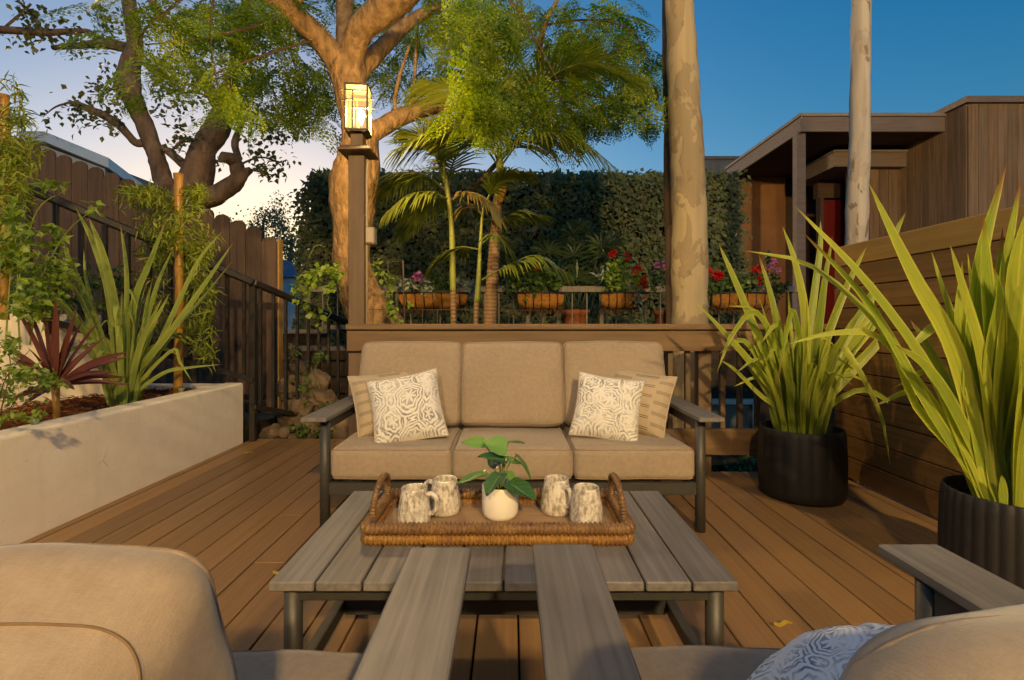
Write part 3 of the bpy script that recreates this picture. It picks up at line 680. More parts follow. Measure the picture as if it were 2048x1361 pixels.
# ---- neighbours far left, and grey building behind the hedge
nb = thing('white_house', 'white neighbouring house with blue-grey roof behind the picket fence', 'house', (0, 0, 0))
dn = 11.0; q = [P(55, 262, dn), P(88, 264, dn - .3), P(217, 318, dn), P(217, 420, dn), P(30, 420, dn)]
b = MB(); top = [P(40, 262, dn), P(88, 263, dn), P(217, 316, dn)]; back = [p + Vector((-1.5, 4, 0)) for p in top]
b.add(top + back + [p - Vector((0, 0, .22)) for p in top] + [p - Vector((0, 0, .22)) for p in back], [(0, 1, 4, 3), (1, 2, 5, 4), (0, 6, 7, 1), (1, 7, 8, 2), (2, 8, 11, 5), (3, 4, 10, 9), (4, 5, 11, 10), (6, 9, 10, 7), (7, 10, 11, 8), (0, 3, 9, 6)])
b.build('roof', M['bluegrey'], nb)
b = MB(); w0 = [P(40, 290, dn + .2), P(88, 292, dn + .2), P(210, 338, dn + .2), P(210, 560, dn + .2), P(40, 560, dn + .2)]; wb = [p + Vector((-1.4, 3.6, 0)) for p in w0]
b.add(w0 + wb, [(0, 1, 2, 3, 4), (9, 8, 7, 6, 5), (0, 5, 6, 1), (1, 6, 7, 2), (2, 7, 8, 3), (3, 8, 9, 4), (4, 9, 5, 0)]); b.build('wall', M['whitewall'], nb)
b = MB(); p0 = P(228, 345, dn + 2); b.box((p0.x - .45, p0.y + 1, p0.z - 1.2), (1.0, 2, 2.6)); tag(b.build('garage', M['greyconc']), 'small grey flat-topped outbuilding beside the white house', 'building')
gb = thing('grey_building', 'flat grey building rising behind the hedge and gum trunk', 'building', (0, 0, 0))
p0 = P(1395, 320, 15); p1 = P(1500, 320, 15)
b = MB(); b.box(((p0.x + p1.x) / 2, 17, p0.z / 2), (p1.x - p0.x + .6, 4, p0.z)); b.build('wall', M['greyconc'], gb); board('parapet', ((p0.x + p1.x) / 2, 17, p0.z + .05), (p1.x - p0.x + .7, 4.1, .1), M['trim'], gb, .01)
mh = thing('mauve_roofed_house', 'distant small house with mauve hip roof beyond the fence end', 'house', (0, 0, 0))
c = P(568, 560, 16); b = MB(); b.add([c + Vector(v) for v in ((-1, -1, 0), (1, -1, 0), (1, 1, 0), (-1, 1, 0), (-.15, 0, .62), (.1, 0, .62))], [(0, 1, 5, 4), (1, 2, 5), (2, 3, 4, 5), (3, 0, 4), (3, 2, 1, 0)]); b.build('roof', M['mauve'], mh)
b = MB(); b.box((c.x, c.y, c.z / 2 - .005), (1.7, 1.7, c.z)); b.build('wall', M['whitewall'], mh)

# ---- the house behind the viewer, which carries the two lanterns that light the deck
hb = MB(); hb.box((0, -5.56, 2.6), (6.5, .1, 6.0)); tag(hb.build('house_wall', M['house']), 'plain house wall closing the deck behind the viewer', 'wall')
for (xx, zz, pw_, lab) in ((1.85, 4.5, P_RIGHT, 'bronze wall lantern right of the viewer on the house wall'), (-1.10, 4.5, P_LEFT, 'bronze wall lantern left of the viewer on the house wall')):
    t = thing('wall_lantern', lab, 'lantern', (xx, -5.32, zz), 0, 'wall lanterns')
    board('bracket', (0, -.08, .02), (.09, .22, .03), M['lamp'], t, .003); lantern(t, .05, 0, pw_)

# ================================================================== FURNITURE
def cushion_mesh(name, sx, sy, sz, r, puff, seed, mat, res=14, wr=.006):
    """rounded, slightly stuffed box; puff on the two z faces"""
    bm = bmesh.new(); bmesh.ops.create_cube(bm, size=2.0); bmesh.ops.subdivide_edges(bm, edges=list(bm.edges), cuts=res, use_grid_fill=True)
    for v in bm.verts:
        p = v.co; e = [math.copysign(abs(c) ** .75, c) for c in p]
        q = Vector((e[0] * sx / 2, e[1] * sy / 2, e[2] * sz / 2))
        inner = Vector((max(-sx / 2 + r, min(sx / 2 - r, q.x)), max(-sy / 2 + r, min(sy / 2 - r, q.y)), max(-sz / 2 + r, min(sz / 2 - r, q.z))))
        d = q - inner
        if d.length > 1e-6: q = inner + d.normalized() * r
        u, w, z = q.x / (sx / 2), q.y / (sy / 2), q.z / (sz / 2)
        q.z += puff * z * (1 - u ** 4) * (1 - w ** 4)
        q.x += puff * .5 * u * (1 - w ** 4) * (1 - z * z); q.y += puff * .5 * w * (1 - u ** 4) * (1 - z * z)
        nn = mnoise.noise(Vector((q.x * 5 + seed, q.y * 5, q.z * 5))) * wr + mnoise.noise(Vector((q.x * 14 + seed, q.y * 14, q.z * 6))) * wr * .35
        q += q.normalized() * nn
        v.co = q
    me = bpy.data.meshes.new(name); bm.to_mesh(me); bm.free(); me.materials.append(mat); me.polygons.foreach_set('use_smooth', [True] * len(me.polygons)); return me

def cushion(name, parent, c, size, r, puff, seed, rot=(0, 0, 0), mat=None, res=14, wr=.008):
    o = link(bpy.data.objects.new(name, cushion_mesh(name, *size, r, puff, seed, mat or M['cush'], res, wr)), parent); o.location = c; o.rotation_euler = rot
    k = r * .27
    for s in (-1, 1):
        hx_, hy_, rr = size[0] / 2 - k, size[1] / 2 - k, max(.012, r - k); pts = []
        for (cx, cy, a0) in ((hx_ - rr, hy_ - rr, 0), (-hx_ + rr, hy_ - rr, 90), (-hx_ + rr, -hy_ + rr, 180), (hx_ - rr, -hy_ + rr, 270)):
            for j in range(5): a = math.radians(a0 + 22.5 * j); pts.append((cx + rr * math.cos(a), cy + rr * math.sin(a), s * (size[2] / 2 - k)))
        for i in range(len(pts)):
            pass
        dense = []
        for i in range(len(pts)):
            p0, p1 = Vector(pts[i]), Vector(pts[(i + 1) % len(pts)]); m = max(1, int((p1 - p0).length / .03))
            dense += [p0.lerp(p1, j / m) for j in range(m)]
        out = []
        for q in dense:
            nn = mnoise.noise(Vector((q.x * 5 + seed, q.y * 5, q.z * 5))) * wr + mnoise.noise(Vector((q.x * 14 + seed, q.y * 14, q.z * 6))) * wr * .35
            out.append(q + q.normalized() * (nn + .0005))
        b = MB(); b.tube(out, .0032, 6, closed=True); b.build('welt', M['welt'], o, True)
    return o

def seating(name, label, cat, n, loc, rotz, group=None, backrot=None, res=14, chair=False):
    """local: front at y=0 facing -y, seat width n*0.61"""
    t = thing(name, label, cat, loc, rotz, group); wi = .305 * n
    lm = MB(); lm.tube([(0, 0, 0), (0, 0, .565)], .026, 12, squash=(1, .92)); leg = lm.mesh('leg', True); leg.materials.append(M['metal'])
    for s in (-1, 1):
        for yy in (.03, .76):
            o = link(bpy.data.objects.new('leg', leg), t); o.location = (s * (wi + .03), yy, 0)
        board('arm_support', (s * (wi + .03), .395, .538 if n > 1 else .46), (.035, .68, .05 if n > 1 else .206), M['metal'], t, .003)
        board('armrest', (s * (wi + .055), .37, .577), (.125, .86, .022), M['slat'], t, .003)
        board('side_rail', (s * (wi + .03), .395, .215), (.035, .68, .06), M['metal'], t, .003)
        ob = board('back_post', (s * (wi - .02), .70, .52), (.04, .03, .62), M['metal'], t, .003); ob.rotation_euler = (math.radians(-14), 0, 0)
    board('front_rail', (0, .035, .215), (2 * wi + .02, .03, .062), M['metal'], t, .003)
    board('rear_rail', (0, .70, .215), (2 * wi + .02, .03, .062), M['metal'], t, .003)
    for k in range(int(n * 2)): board('seat_slat', (0, .1 + k * .6 / (n * 2), .245), (2 * wi, .05, .012), M['metal'], t, .002)
    ob = board('back_rail', (0, .80 if n == 1 else .765, .76 if n == 1 else .80), (2 * wi, .028, .06), M['metal'], t, .003); ob.rotation_euler = (math.radians(-14), 0, 0)
    for k in range(int(n * 3)):
        ob = board('back_slat', (-wi + .1 + k * (2 * wi - .2) / max(1, n * 3 - 1), .70, .54), (.045, .015, .52), M['metal'], t, .002); ob.rotation_euler = (math.radians(-14), 0, 0)
    for k in range(n):
        xc = -wi + .305 + k * .61
        cushion('seat_cushion', t, (xc, .335, .342), (.608, .67, .16), .032, .010, 3.1 * k + loc[0], (0, 0, 0), res=res)
        br = backrot[k] if backrot else (0, 0)
        if chair: cushion('back_cushion', t, (xc + br[2], .56 + br[1], br[3]), (.585, .44, .20), br[4], .022, 9.7 * k + loc[1] + 2, (math.radians(68 + br[0]), 0, math.radians(br[5])), res=34, wr=.013); continue
        cushion('back_cushion', t, (xc, .545 + br[1], .678), (.606, .50, .175), .038, .014, 9.7 * k + loc[1] + 2, (math.radians(74 + br[0]), 0, math.radians(random.uniform(-1, 1))), res=res)
    return t

sofa = seating('sofa', 'three-seat outdoor sofa with tan cushions against the railing', 'sofa', 3, (.008, 2.49, 0), 0, backrot=[(0, 0), (-.5, -.01), (.8, .005)], res=16)
ch_r = seating('armchair', 'near right armchair with tan cushions and blue pillow, seen from behind', 'armchair', 1, (.468, .985, 0), math.pi, 'near armchairs', backrot=[(-1, .125, -.002, .668, .08, 3)], res=24, chair=True)
ch_l = seating('armchair', 'near left armchair with tan cushions and nothing on its seat, seen from behind', 'armchair', 1, (-.505, .97, 0), math.pi, 'near armchairs', backrot=[(0, 0, .036, .629, .042, 0)], res=24, chair=True)
# curved stitched seam on the near left back cushion
from mathutils.bvhtree import BVHTree
cu = [o for o in ch_l.children if o.name.startswith('back_cushion')][0]
mw = Matrix.Translation(ch_l.location) @ ch_l.rotation_euler.to_matrix().to_4x4() @ Matrix.Translation(cu.location) @ cu.rotation_euler.to_matrix().to_4x4()
bvh = BVHTree.FromPolygons([mw @ v.co for v in cu.data.vertices], [p.vertices[:] for p in cu.data.polygons]); mi = mw.inverted(); pts = []
for q in spline([Vector((x, y, 0)) for x, y in ((-260, 1275), (-120, 1258), (0, 1250), (110, 1251), (195, 1258), (248, 1284), (272, 1322), (279, 1370), (280, 1440), (279, 1520))], 70):
    d_ = (P(q.x, q.y, 1.0) - Vector((0, 0, CAM_H))).normalized(); hit = bvh.ray_cast(Vector((0, 0, CAM_H)), d_)
    if hit[0] is not None: pts.append(mi @ (hit[0] + hit[1] * .0006))
if len(pts) > 6:
    b = MB(); b.tube(pts, .0011, 6); b.build('seam', M['seam'], cu, True)

def pillow(name, label, loc, size, rot, mat, thick=.07, seed=0, group=None, pipe=None, n=22):
    t = thing(name, label, 'pillow', loc, 0, group); t.rotation_euler = rot; h = size / 2
    b = MB()
    for side in (1, -1):
        vs_ = []; uv = []; fs = []
        for i in range(n + 1):
            for j in range(n + 1):
                u, v = -1 + 2 * i / n, -1 + 2 * j / n
                X = u * h * (1 - .075 * (1 - v * v)); Y = v * h * (1 - .075 * (1 - u * u))
                z = thick * (max(0, (1 - u * u) * (1 - v * v)) ** .42) + .006 * mnoise.noise(Vector((u * 3 + seed, v * 3, side)))* (1 - u * u) * (1 - v * v) * 3
                vs_.append((X, Y, side * z)); uv.append((.5 + u / 2, .5 + v / 2))
        for i in range(n):
            for j in range(n):
                a = i * (n + 1) + j; q = (a, a + n + 1, a + n + 2, a + 1); fs.append(q if side > 0 else q[::-1])
        b.add(vs_, fs, uv)
    b.build('cover', mat, t, True)
    e = []
    for (u0, v0, u1, v1) in ((-1, -1, 1, -1), (1, -1, 1, 1), (1, 1, -1, 1), (-1, 1, -1, -1)):
        for k in range(12):
            u, v = u0 + (u1 - u0) * k / 12, v0 + (v1 - v0) * k / 12; e.append((u * h * (1 - .075 * (1 - v * v)), v * h * (1 - .075 * (1 - u * u)), 0))
    b = MB(); b.tube(e, .0045, 6, closed=True); b.build('piping', pipe or M['pipe'], t, True); return t
R = math.radians
# local z is the pillow's face; x-rotation of 90 deg stands it upright facing the viewer
pillow('pillow', 'beige pillow with dark dashes leaning on the sofa\'s left arm', (-.715, 2.86, .59), .37, (R(66), R(-4), R(30)), M['strp'], .095, 3, 'striped pillows')
pillow('pillow', 'white pillow with grey medallion print on the left of the sofa', (-.565, 2.71, .588), .388, (R(64), R(-10), R(10)), M['pat'], .095, 1, 'medallion pillows')
pillow('pillow', 'beige pillow with dark dashes leaning on the sofa\'s right arm', (.725, 2.85, .592), .37, (R(68), R(5), R(-36)), M['strp'], .095, 7, 'striped pillows')
pillow('pillow', 'white pillow with grey medallion print on the right of the sofa', (.525, 2.725, .588), .362, (R(66), R(7), R(-14)), M['pat'], .085, 5, 'medallion pillows')
pillow('pillow', 'blue and white patterned pillow on the near right armchair', (.462, .60, .522), .36, (R(-34), R(0), R(24)), M['patb'], .14, 9)

# ---- coffee table
ct = thing('coffee_table', 'low slatted grey-brown coffee table between sofa and armchairs', 'table', (-.018, 1.214, 0))
TT = .42; TW = 1.148; pk = TW / 10
for k in range(10):
    board('plank', (-TW / 2 + pk * (k + .5), .331, TT - .012), (pk - .0055, .662, .024), M['slat'], ct, .003)
for sx in (-1, 1):
    for yy in (.045, .617):
        b = MB(); b.tube([(0, 0, 0), (0, 0, TT - .026)], .0225, 14); o = b.build('leg', M['metal'], ct, True); o.location = (sx * .53, yy, 0)
    board('side_apron', (sx * .53, .331, TT - .044), (.03, .53, .036), M['metal'], ct, .002)
    board('side_rail', (sx * .53, .331, .14), (.03, .53, .04), M['metal'], ct, .002)
for yy in (.045, .617): board('end_apron', (0, yy, TT - .044), (1.02, .03, .036), M['metal'], ct, .002)
board('cross_rail', (0, .40, .14), (1.03, .03, .05), M['metal'], ct, .002)

# ---- wicker tray
ty0, ty1, tx0, tx1 = 1.418, 1.705, -.412, .336
tray = thing('tray', 'brown wicker tray with loop handles on the coffee table', 'tray', ((tx0 + tx1) / 2, (ty0 + ty1) / 2, TT)); hx, hy = (tx1 - tx0) / 2, (ty1 - ty0) / 2
def rrect(hx, hy, r, z, step=.0032):
    pts = []
    for (cx, cy, a0) in ((hx - r, hy - r, 0), (-hx + r, hy - r, 90), (-hx + r, -hy + r, 180), (hx - r, -hy + r, 270)):
        for k in range(13):
            a = R(a0 + 90 * k / 12); pts.append(Vector((cx + r * math.cos(a), cy + r * math.sin(a), z)))
    out = []; pts.append(pts[0])
    for i in range(len(pts) - 1):
        L = (pts[i + 1] - pts[i]).length; m = max(1, int(L / step))
        out += [pts[i].lerp(pts[i + 1], k / m) for k in range(m)]
    return out
def wrap(path, r, seed):
    return [r * (1 + .18 * math.sin(i * 1.57) + .12 * mnoise.noise(Vector((i * .9, seed, 0))) + .05 * mnoise.noise(Vector((i * .07, seed, 4)))) for i in range(len(path))]
for (nm, z, ex, mt, sd_) in (('lower_roll', .0165, .0, M['wickg'], 1), ('upper_roll', .047, .002, M['wick'], 2)):
    pth = rrect(hx + ex, hy + ex, .02, z); b = MB(); b.tube(pth, wrap(pth, .0168, sd_), 10, closed=True); b.build(nm, mt, tray, True)
for s in (-1, 1):
    ctrl = [(s * (hx - .003), -.088, .05), (s * (hx - .006), -.084, .09), (s * (hx - .010), -.055, .132), (s * (hx - .012), 0, .147), (s * (hx - .010), .055, .132), (s * (hx - .006), .084, .09), (s * (hx - .003), .088, .05)]
    pth = spline(ctrl, 110); b = MB(); b.tube(pth, wrap(pth, .0098, 5 + s), 9); b.build('handle', M['wick'], tray, True)
board('tray_floor', (0, 0, .013), (2 * hx - .02, 2 * hy - .02, .008), M['trayfloor'], tray, 0)

# ---- mugs
def mug(loc, ha, lab, tilt=0):
    t = thing('mug', lab, 'mug', loc, 0, 'speckled mugs')
    b = MB(); b.lathe([(.030, .002), (.047, 0), (.0505, .005), (.051, .02), (.0485, .05), (.043, .082), (.0395, .103), (.0385, .108), (.037, .109), (.0355, .107), (.0365, .1), (.040, .08), (.045, .05), (.0465, .012), (.03, .009)], 40)
    b.build('body', M['mug'], t, True)
    c, s_ = math.cos(ha), math.sin(ha)
    pr = [(.041, .088), (.055, .092), (.069, .084), (.074, .066), (.070, .046), (.060, .034), (.048, .032)]
    b = MB(); b.tube(spline([(c * r, s_ * r, z) for r, z in pr], 22), [.0078] * 22, 10, squash=(1, 1)); b.build('handle', M['mug'], t, True)
TZ = TT + .0172
mug((-.297, 1.535, TZ), R(-12), 'speckled mug at far left of the tray, handle to the right')
mug((-.214, 1.622, TZ), R(160), 'speckled mug just left of the white plant pot')
mug((.148, 1.625, TZ), R(-58), 'speckled mug just right of the plant, handle towards the viewer')
mug((.232, 1.54, TZ), R(110), 'speckled mug at far right of the tray, handle hidden')

# ---- potted house plant
PX, PY = -.034, 1.585
pp = thing('potted_plant', 'small leafy house plant in white pot on the tray', 'plant', (PX, PY, TZ))
b = MB(); b.lathe([(.03, .001), (.044, 0), (.052, .006), (.0565, .018), (.058, .04), (.058, .100), (.0565, .1025), (.054, .1), (.054, .085), (.02, .082)], 48); b.build('pot', M['whitepot'], pp, True)
b = MB(); b.lathe([(.001, .083), (.03, .088), (.053, .086)], 24); b.build('soil', M['soil'], pp, True)
def hleaf(base, tip, w, roll, sag=.15):
    base = Vector(base); tip = Vector(tip); ax = tip - base; L = ax.length; ax.normalize()
    side = ax.cross(Vector((0, -.6, 1))).normalized(); nor = side.cross(ax)
    side, nor = side * math.cos(roll) + nor * math.sin(roll), nor * math.cos(roll) - side * math.sin(roll)
    vs_, uv, fs = [], [], []; n, m = 12, 6
    for i in range(n + 1):
        t = i / n; wd = w * (math.sin(math.pi * (t ** .62)) ** .75) * (1.0 - .12 * t)
        back = -.12 * L if 0 < i < 3 else 0
        for j in range(m + 1):
            s = -1 + 2 * j / m
            p = base + ax * (L * t + (back * abs(s) * (1 if i < 3 else 0))) + side * (s * wd) + nor * (.20 * w * abs(s) - sag * L * t * t + .03 * w * math.sin(t * 9 + s * 2))
            vs_.append(p); uv.append((.5 + s / 2, t))
    for i in range(n):
        for j in range(m): a = i * (m + 1) + j; fs.append((a, a + 1, a + m + 2, a + m + 1))
    b = MB(); b.add(vs_, fs, uv); b.build('leaf', M['hleaf'], pp, True)
def hl(px0, py0, dd0, px1, py1, dd1, w, roll, stem=True):
    o0 = Vector((PX, PY, TZ)); a = P(px0, py0, PY + dd0) - o0; b_ = P(px1, py1, PY + dd1) - o0
    hleaf(a, b_, w * 1.35, roll)
    if stem:
        bb = MB(); mid = Vector((a.x * .45, a.y * .5, .085 + (a.z - .085) * .65)); bb.tube(spline([(a.x * .08, a.y * .1, .084), mid, a], 12), .0022, 6); bb.build('stem', M['stem'], pp, True)
for q in ((968, 886, .02, 926, 884, -.03, .015, .6), (1012, 897, -.01, 968, 884, -.03, .026, .3), (1016, 886, .03, 1048, 882, -.02, .016, .5), (1010, 922, -.02, 958, 908, -.05, .024, -.3),
          (1014, 922, 0, 1046, 926, .02, .02, .3), (1032, 912, .02, 1066, 954, -.02, .022, .9), (974, 948, -.01, 912, 962, -.05, .020, -.4), (1002, 950, -.05, 970, 988, -.10, .030, -.5),
          (1018, 968, -.04, 1074, 996, -.09, .034, .35), (1016, 944, .03, 1024, 965, -.01, .014, .2), (1000, 932, .05, 975, 915, .09, .02, .2)):
    hl(*q)

# ---- fluted black pots
def fluted_pot(label, loc, r, h, nfl, rot):
    t = thing('plant_pot', label, 'pot', loc, rot, 'fluted black pots')
    def mod(a, z): return 1 + (.022 * abs(math.cos(a * nfl / 2)) - .011 if z > .03 else 0)
    b = MB(); b.lathe([(r * .80, 0), (r * .93, .0), (r * .985, .02), (r * 1.0, .06), (r * 1.005, h * .5), (r * .985, h * .9), (r * .96, h - .004), (r * .95, h), (r * .925, h), (r * .915, h - .01), (r * .915, h - .07), (r * .3, h - .075)], nfl * 8, mod=mod)
    b.build('pot', M['pot'], t, True)
    b = MB(); b.lathe([(.002, h - .045), (r * .5, h - .05), (r * .905, h - .06)], 40); b.build('soil', M['soil'], t, True); return t
pot_s = fluted_pot('fluted black pot holding the farther flax beside the sofa', (1.775, 3.06, 0), .236, .415, 18, .1)
pot_b = fluted_pot('fluted black pot holding the nearer flax by the armchair', (1.888, 1.86, 0), .226, .42, 36, .3)

# ================================================================== BLADED PLANTS
def blade(parent, pts, w, mat, view=None, fold=.16, n=16, twist=0.0, name='leaf', base_w=.55):
    ps = spline(pts, n); vs_, uv, fs = [], [], []
    view = view or Vector((random.uniform(-.5, .5), -1, random.uniform(-.1, .5)))
    for i, p in enumerate(ps):
        t = i / (n - 1); tg = (ps[min(i + 1, n - 1)] - ps[max(i - 1, 0)]).normalized()
        s = tg.cross(view).normalized(); nr = s.cross(tg); a = twist * t
        s, nr = s * math.cos(a) + nr * math.sin(a), nr * math.cos(a) - s * math.sin(a)
        wd = w * min(1.0, base_w + (1 - base_w) * t / .35) * max(0.0, 1 - t ** 3.2) ** .85 * .5
        for k, q in ((-1, 0), (-.5, .6), (0, 1), (.5, .6), (1, 0)):
            vs_.append(p + s * (wd * k) - nr * (fold * wd * q * 1.6)); uv.append((.5 + k / 2, t))
    for i in range(n - 1):
        for k in range(4): a = i * 5 + k; fs.append((a, a + 1, a + 6, a + 5))
    b = MB(); b.add(vs_, fs, uv); return b.build(name, mat, parent, True)

def flax(label, base, mat, keys, n_rand, hmax, wmax, group, spread, seed, leanx=0.0):
    random.seed(seed)
    t = thing('flax_plant', label, 'plant', base, 0, group); B = Vector(base)
    for (px, dt, w) in keys:
        d0 = B.y; m = len(px)
        pts = []
        for k, (x, y) in enumerate(px):
            u = k / (m - 1); pts.append(P(x, y, d0 + dt * u) - B)
        jit = Vector((random.uniform(-.5, .5) * spread, random.uniform(-.6, .4) * spread, random.uniform(-.03, .0)))
        root = Vector((pts[0].x * .6, 0, 0)) + jit * .5
        root.x = max(-spread, min(spread, root.x)); root.z = -.02
        blade(t, [root] + pts, w, mat, Vector((random.uniform(-.25, .25), -1, random.uniform(0, .35))), twist=random.uniform(-.3, .3))
    for k in range(n_rand):
        az = random.uniform(0, 2 * math.pi); lean = random.uniform(.05, .75) ** 1.1; h = hmax * random.uniform(.55, 1.0) * (1 - .25 * lean)
        dx, dy = math.cos(az), math.sin(az) * .8; r0 = spread * random.uniform(.1, .9)
        p0 = Vector((dx * r0, dy * r0, -.02)); reach = h * lean * .8
        droop = random.random() < .22
        p1 = p0 + Vector((dx * reach * .35 + leanx * .2, dy * reach * .35, h * .5)); p2 = p0 + Vector((dx * reach + leanx * .6, dy * reach, h * (1 - .12 * lean)))
        pts = [p0, p1, p2]
        if droop: pts[2] = p0 + Vector((dx * reach * .8, dy * reach * .8, h * .8)); pts.append(pts[2] + Vector((dx * .16, dy * .12, -.12 * h)))
        blade(t, pts, wmax * random.uniform(.5, 1.0), mat, twist=random.uniform(-.6, .6))
    for k in range(10):   # short sheaths round the base
        az = random.uniform(0, 2 * math.pi); r0 = spread * random.uniform(.5, 1.05); dx, dy = math.cos(az), math.sin(az)
        blade(t, [Vector((dx * r0, dy * r0, -.02)), Vector((dx * r0 * 1.25, dy * r0 * 1.25, .09)), Vector((dx * r0 * 1.5, dy * r0 * 1.5, random.uniform(.14, .26)))], wmax * .6, mat)
    return t

flax('tall yellow-green flax growing in the nearer black pot', (1.862, 1.86, .37), M['flax'], [
    ([(1955, 860), (1905, 690), (1832, 560), (1736, 364)], -.12, 0.074),
    ([(1950, 850), (1948, 700), (1962, 520), (2013, 328)], -.10, 0.077),
    ([(1930, 900), (1860, 740), (1730, 560), (1587, 410)], -.10, 0.052),
    ([(1925, 920), (1850, 800), (1740, 610), (1596, 455)], -.05, 0.044),
    ([(1925, 920), (1832, 812), (1768, 665), (1626, 534), (1484, 501)], .05, 0.038),
    ([(1930, 900), (1850, 780), (1759, 675), (1665, 667), (1572, 690)], .05, 0.034),
    ([(1990, 850), (2005, 600), (2020, 480), (2043, 356)], .0, 0.063),
    ([(1985, 850), (1985, 720), (2000, 600), (1985, 530)], -.18, 0.082),
    ([(2000, 880), (2020, 700), (2060, 520), (2110, 400)], -.1, 0.071),
    ([(2010, 900), (2050, 760), (2110, 600), (2200, 450)], -.1, 0.071),
    ([(1960, 900), (1925, 760), (1905, 640), (1880, 560), (1862, 500)], .1, 0.042),
    ([(1975, 880), (1965, 760), (1950, 620), (1935, 505)], .15, 0.050),
    ([(2020, 900), (2030, 700), (2025, 560), (2048, 430)], -.2, 0.076),
    ([(1945, 900), (1900, 780), (1855, 690), (1820, 640)], .15, 0.042),
    ([(1990, 900), (1970, 760), (1985, 640), (2010, 520)], .1, 0.059),
    ([(2030, 930), (2040, 820), (2052, 700), (2080, 600)], -.25, 0.076),
    ([(2035, 930), (2075, 800), (2130, 690), (2220, 600)], -.2, 0.067),
    ([(1985, 880), (1990, 720), (1975, 560), (1968, 430)], -.15, .075), ([(2010, 900), (2015, 720), (2035, 560), (2075, 410)], -.2, .09), ([(2000, 900), (2000, 740), (1998, 600), (2005, 455)], .05, .08),
    ([(2025, 920), (2050, 780), (2062, 640), (2058, 500)], -.25, .09), ([(1970, 880), (1940, 740), (1920, 640), (1925, 520)], -.05, .07), ([(2030, 930), (2045, 760), (2040, 600), (2028, 470)], -.05, .085),
    ([(1950, 900), (1900, 800), (1850, 730), (1790, 690)], -.15, .055), ([(1990, 900), (1965, 720), (1930, 590), (1900, 490)], -.2, .06), ([(2040, 940), (2080, 820), (2120, 720), (2150, 560)], -.2, .09)], 44, 1.0, .062, 'potted flaxes', .12, 4)
flax('smaller yellow-green flax growing in the farther black pot', (1.775, 3.06, .36), M['flax'], [
    ([(1581, 820), (1517, 674), (1470, 561), (1437, 487)], .0, .060),
    ([(1575, 820), (1512, 738), (1453, 670), (1391, 604)], -.05, .060),
    ([(1608, 800), (1611, 640), (1591, 527), (1565, 453)], .0, .066),
    ([(1595, 820), (1571, 724), (1542, 591), (1516, 506)], .05, .055),
    ([(1585, 800), (1555, 700), (1530, 645), (1502, 625), (1462, 675), (1433, 748)], -.25, .045),
    ([(1600, 800), (1600, 700), (1594, 650), (1584, 622), (1568, 690), (1553, 780)], -.3, .05),
    ([(1590, 800), (1550, 690), (1512, 622), (1448, 612)], .0, .032),
    ([(1630, 800), (1690, 720), (1768, 586), (1847, 512), (1876, 463)], .1, .07),
    ([(1635, 820), (1758, 684), (1812, 620), (1912, 577)], .05, .06),
    ([(1625, 800), (1690, 680), (1745, 590), (1790, 470), (1813, 422)], .1, .06),
    ([(1625, 800), (1650, 730), (1672, 692), (1700, 712), (1759, 822), (1781, 933)], -.35, .055),
    ([(1620, 800), (1640, 640), (1650, 560), (1665, 470)], .05, .06),
    ([(1610, 800), (1625, 620), (1640, 500), (1641, 440)], .1, .05),
    ([(1615, 800), (1660, 660), (1700, 560), (1735, 490)], .1, .06),
    ([(1630, 820), (1700, 700), (1780, 620), (1850, 560)], .05, .065),
    ([(1640, 830), (1720, 780), (1790, 812), (1850, 862)], -.1, .035),
    ([(1570, 830), (1520, 790), (1470, 740), (1440, 720)], .0, .03)], 74, .98, .046, 'potted flaxes', .14, 5)
flax('green flax with upright broad leaves in the white planter', (-2.66, 3.44, .50), M['flaxg'], [
    ([(215, 740), (140, 625), (73, 573), (0, 528)], -.35, 0.050),
    ([(225, 740), (176, 606), (143, 529), (110, 454)], -.1, 0.052),
    ([(235, 730), (217, 584), (187, 488), (150, 413)], -.1, 0.058),
    ([(240, 740), (230, 620), (206, 510), (177, 434)], -.15, 0.068),
    ([(252, 700), (253, 547), (241, 449)], .0, 0.040),
    ([(258, 720), (268, 606), (301, 521), (334, 436)], -.05, 0.060),
    ([(262, 730), (290, 650), (316, 565), (349, 491)], .1, 0.048),
    ([(265, 750), (305, 712), (356, 606), (397, 521), (446, 461)], .0, 0.044),
    ([(270, 750), (331, 676), (404, 576), (467, 485)], -.1, 0.050),
    ([(270, 750), (345, 660), (397, 606), (467, 520)], .1, 0.036),
    ([(275, 760), (330, 680), (367, 639), (434, 620)], .1, 0.028),
    ([(280, 780), (330, 745), (375, 736), (445, 729)], .05, 0.029),
    ([(275, 770), (345, 700), (360, 725), (384, 764)], -.15, 0.028),
    ([(215, 740), (165, 606), (127, 549)], -.2, 0.040),
    ([(225, 740), (176, 576), (167, 496)], .05, 0.030)], 44, 1.0, .045, 'planter flax', .10, 6)

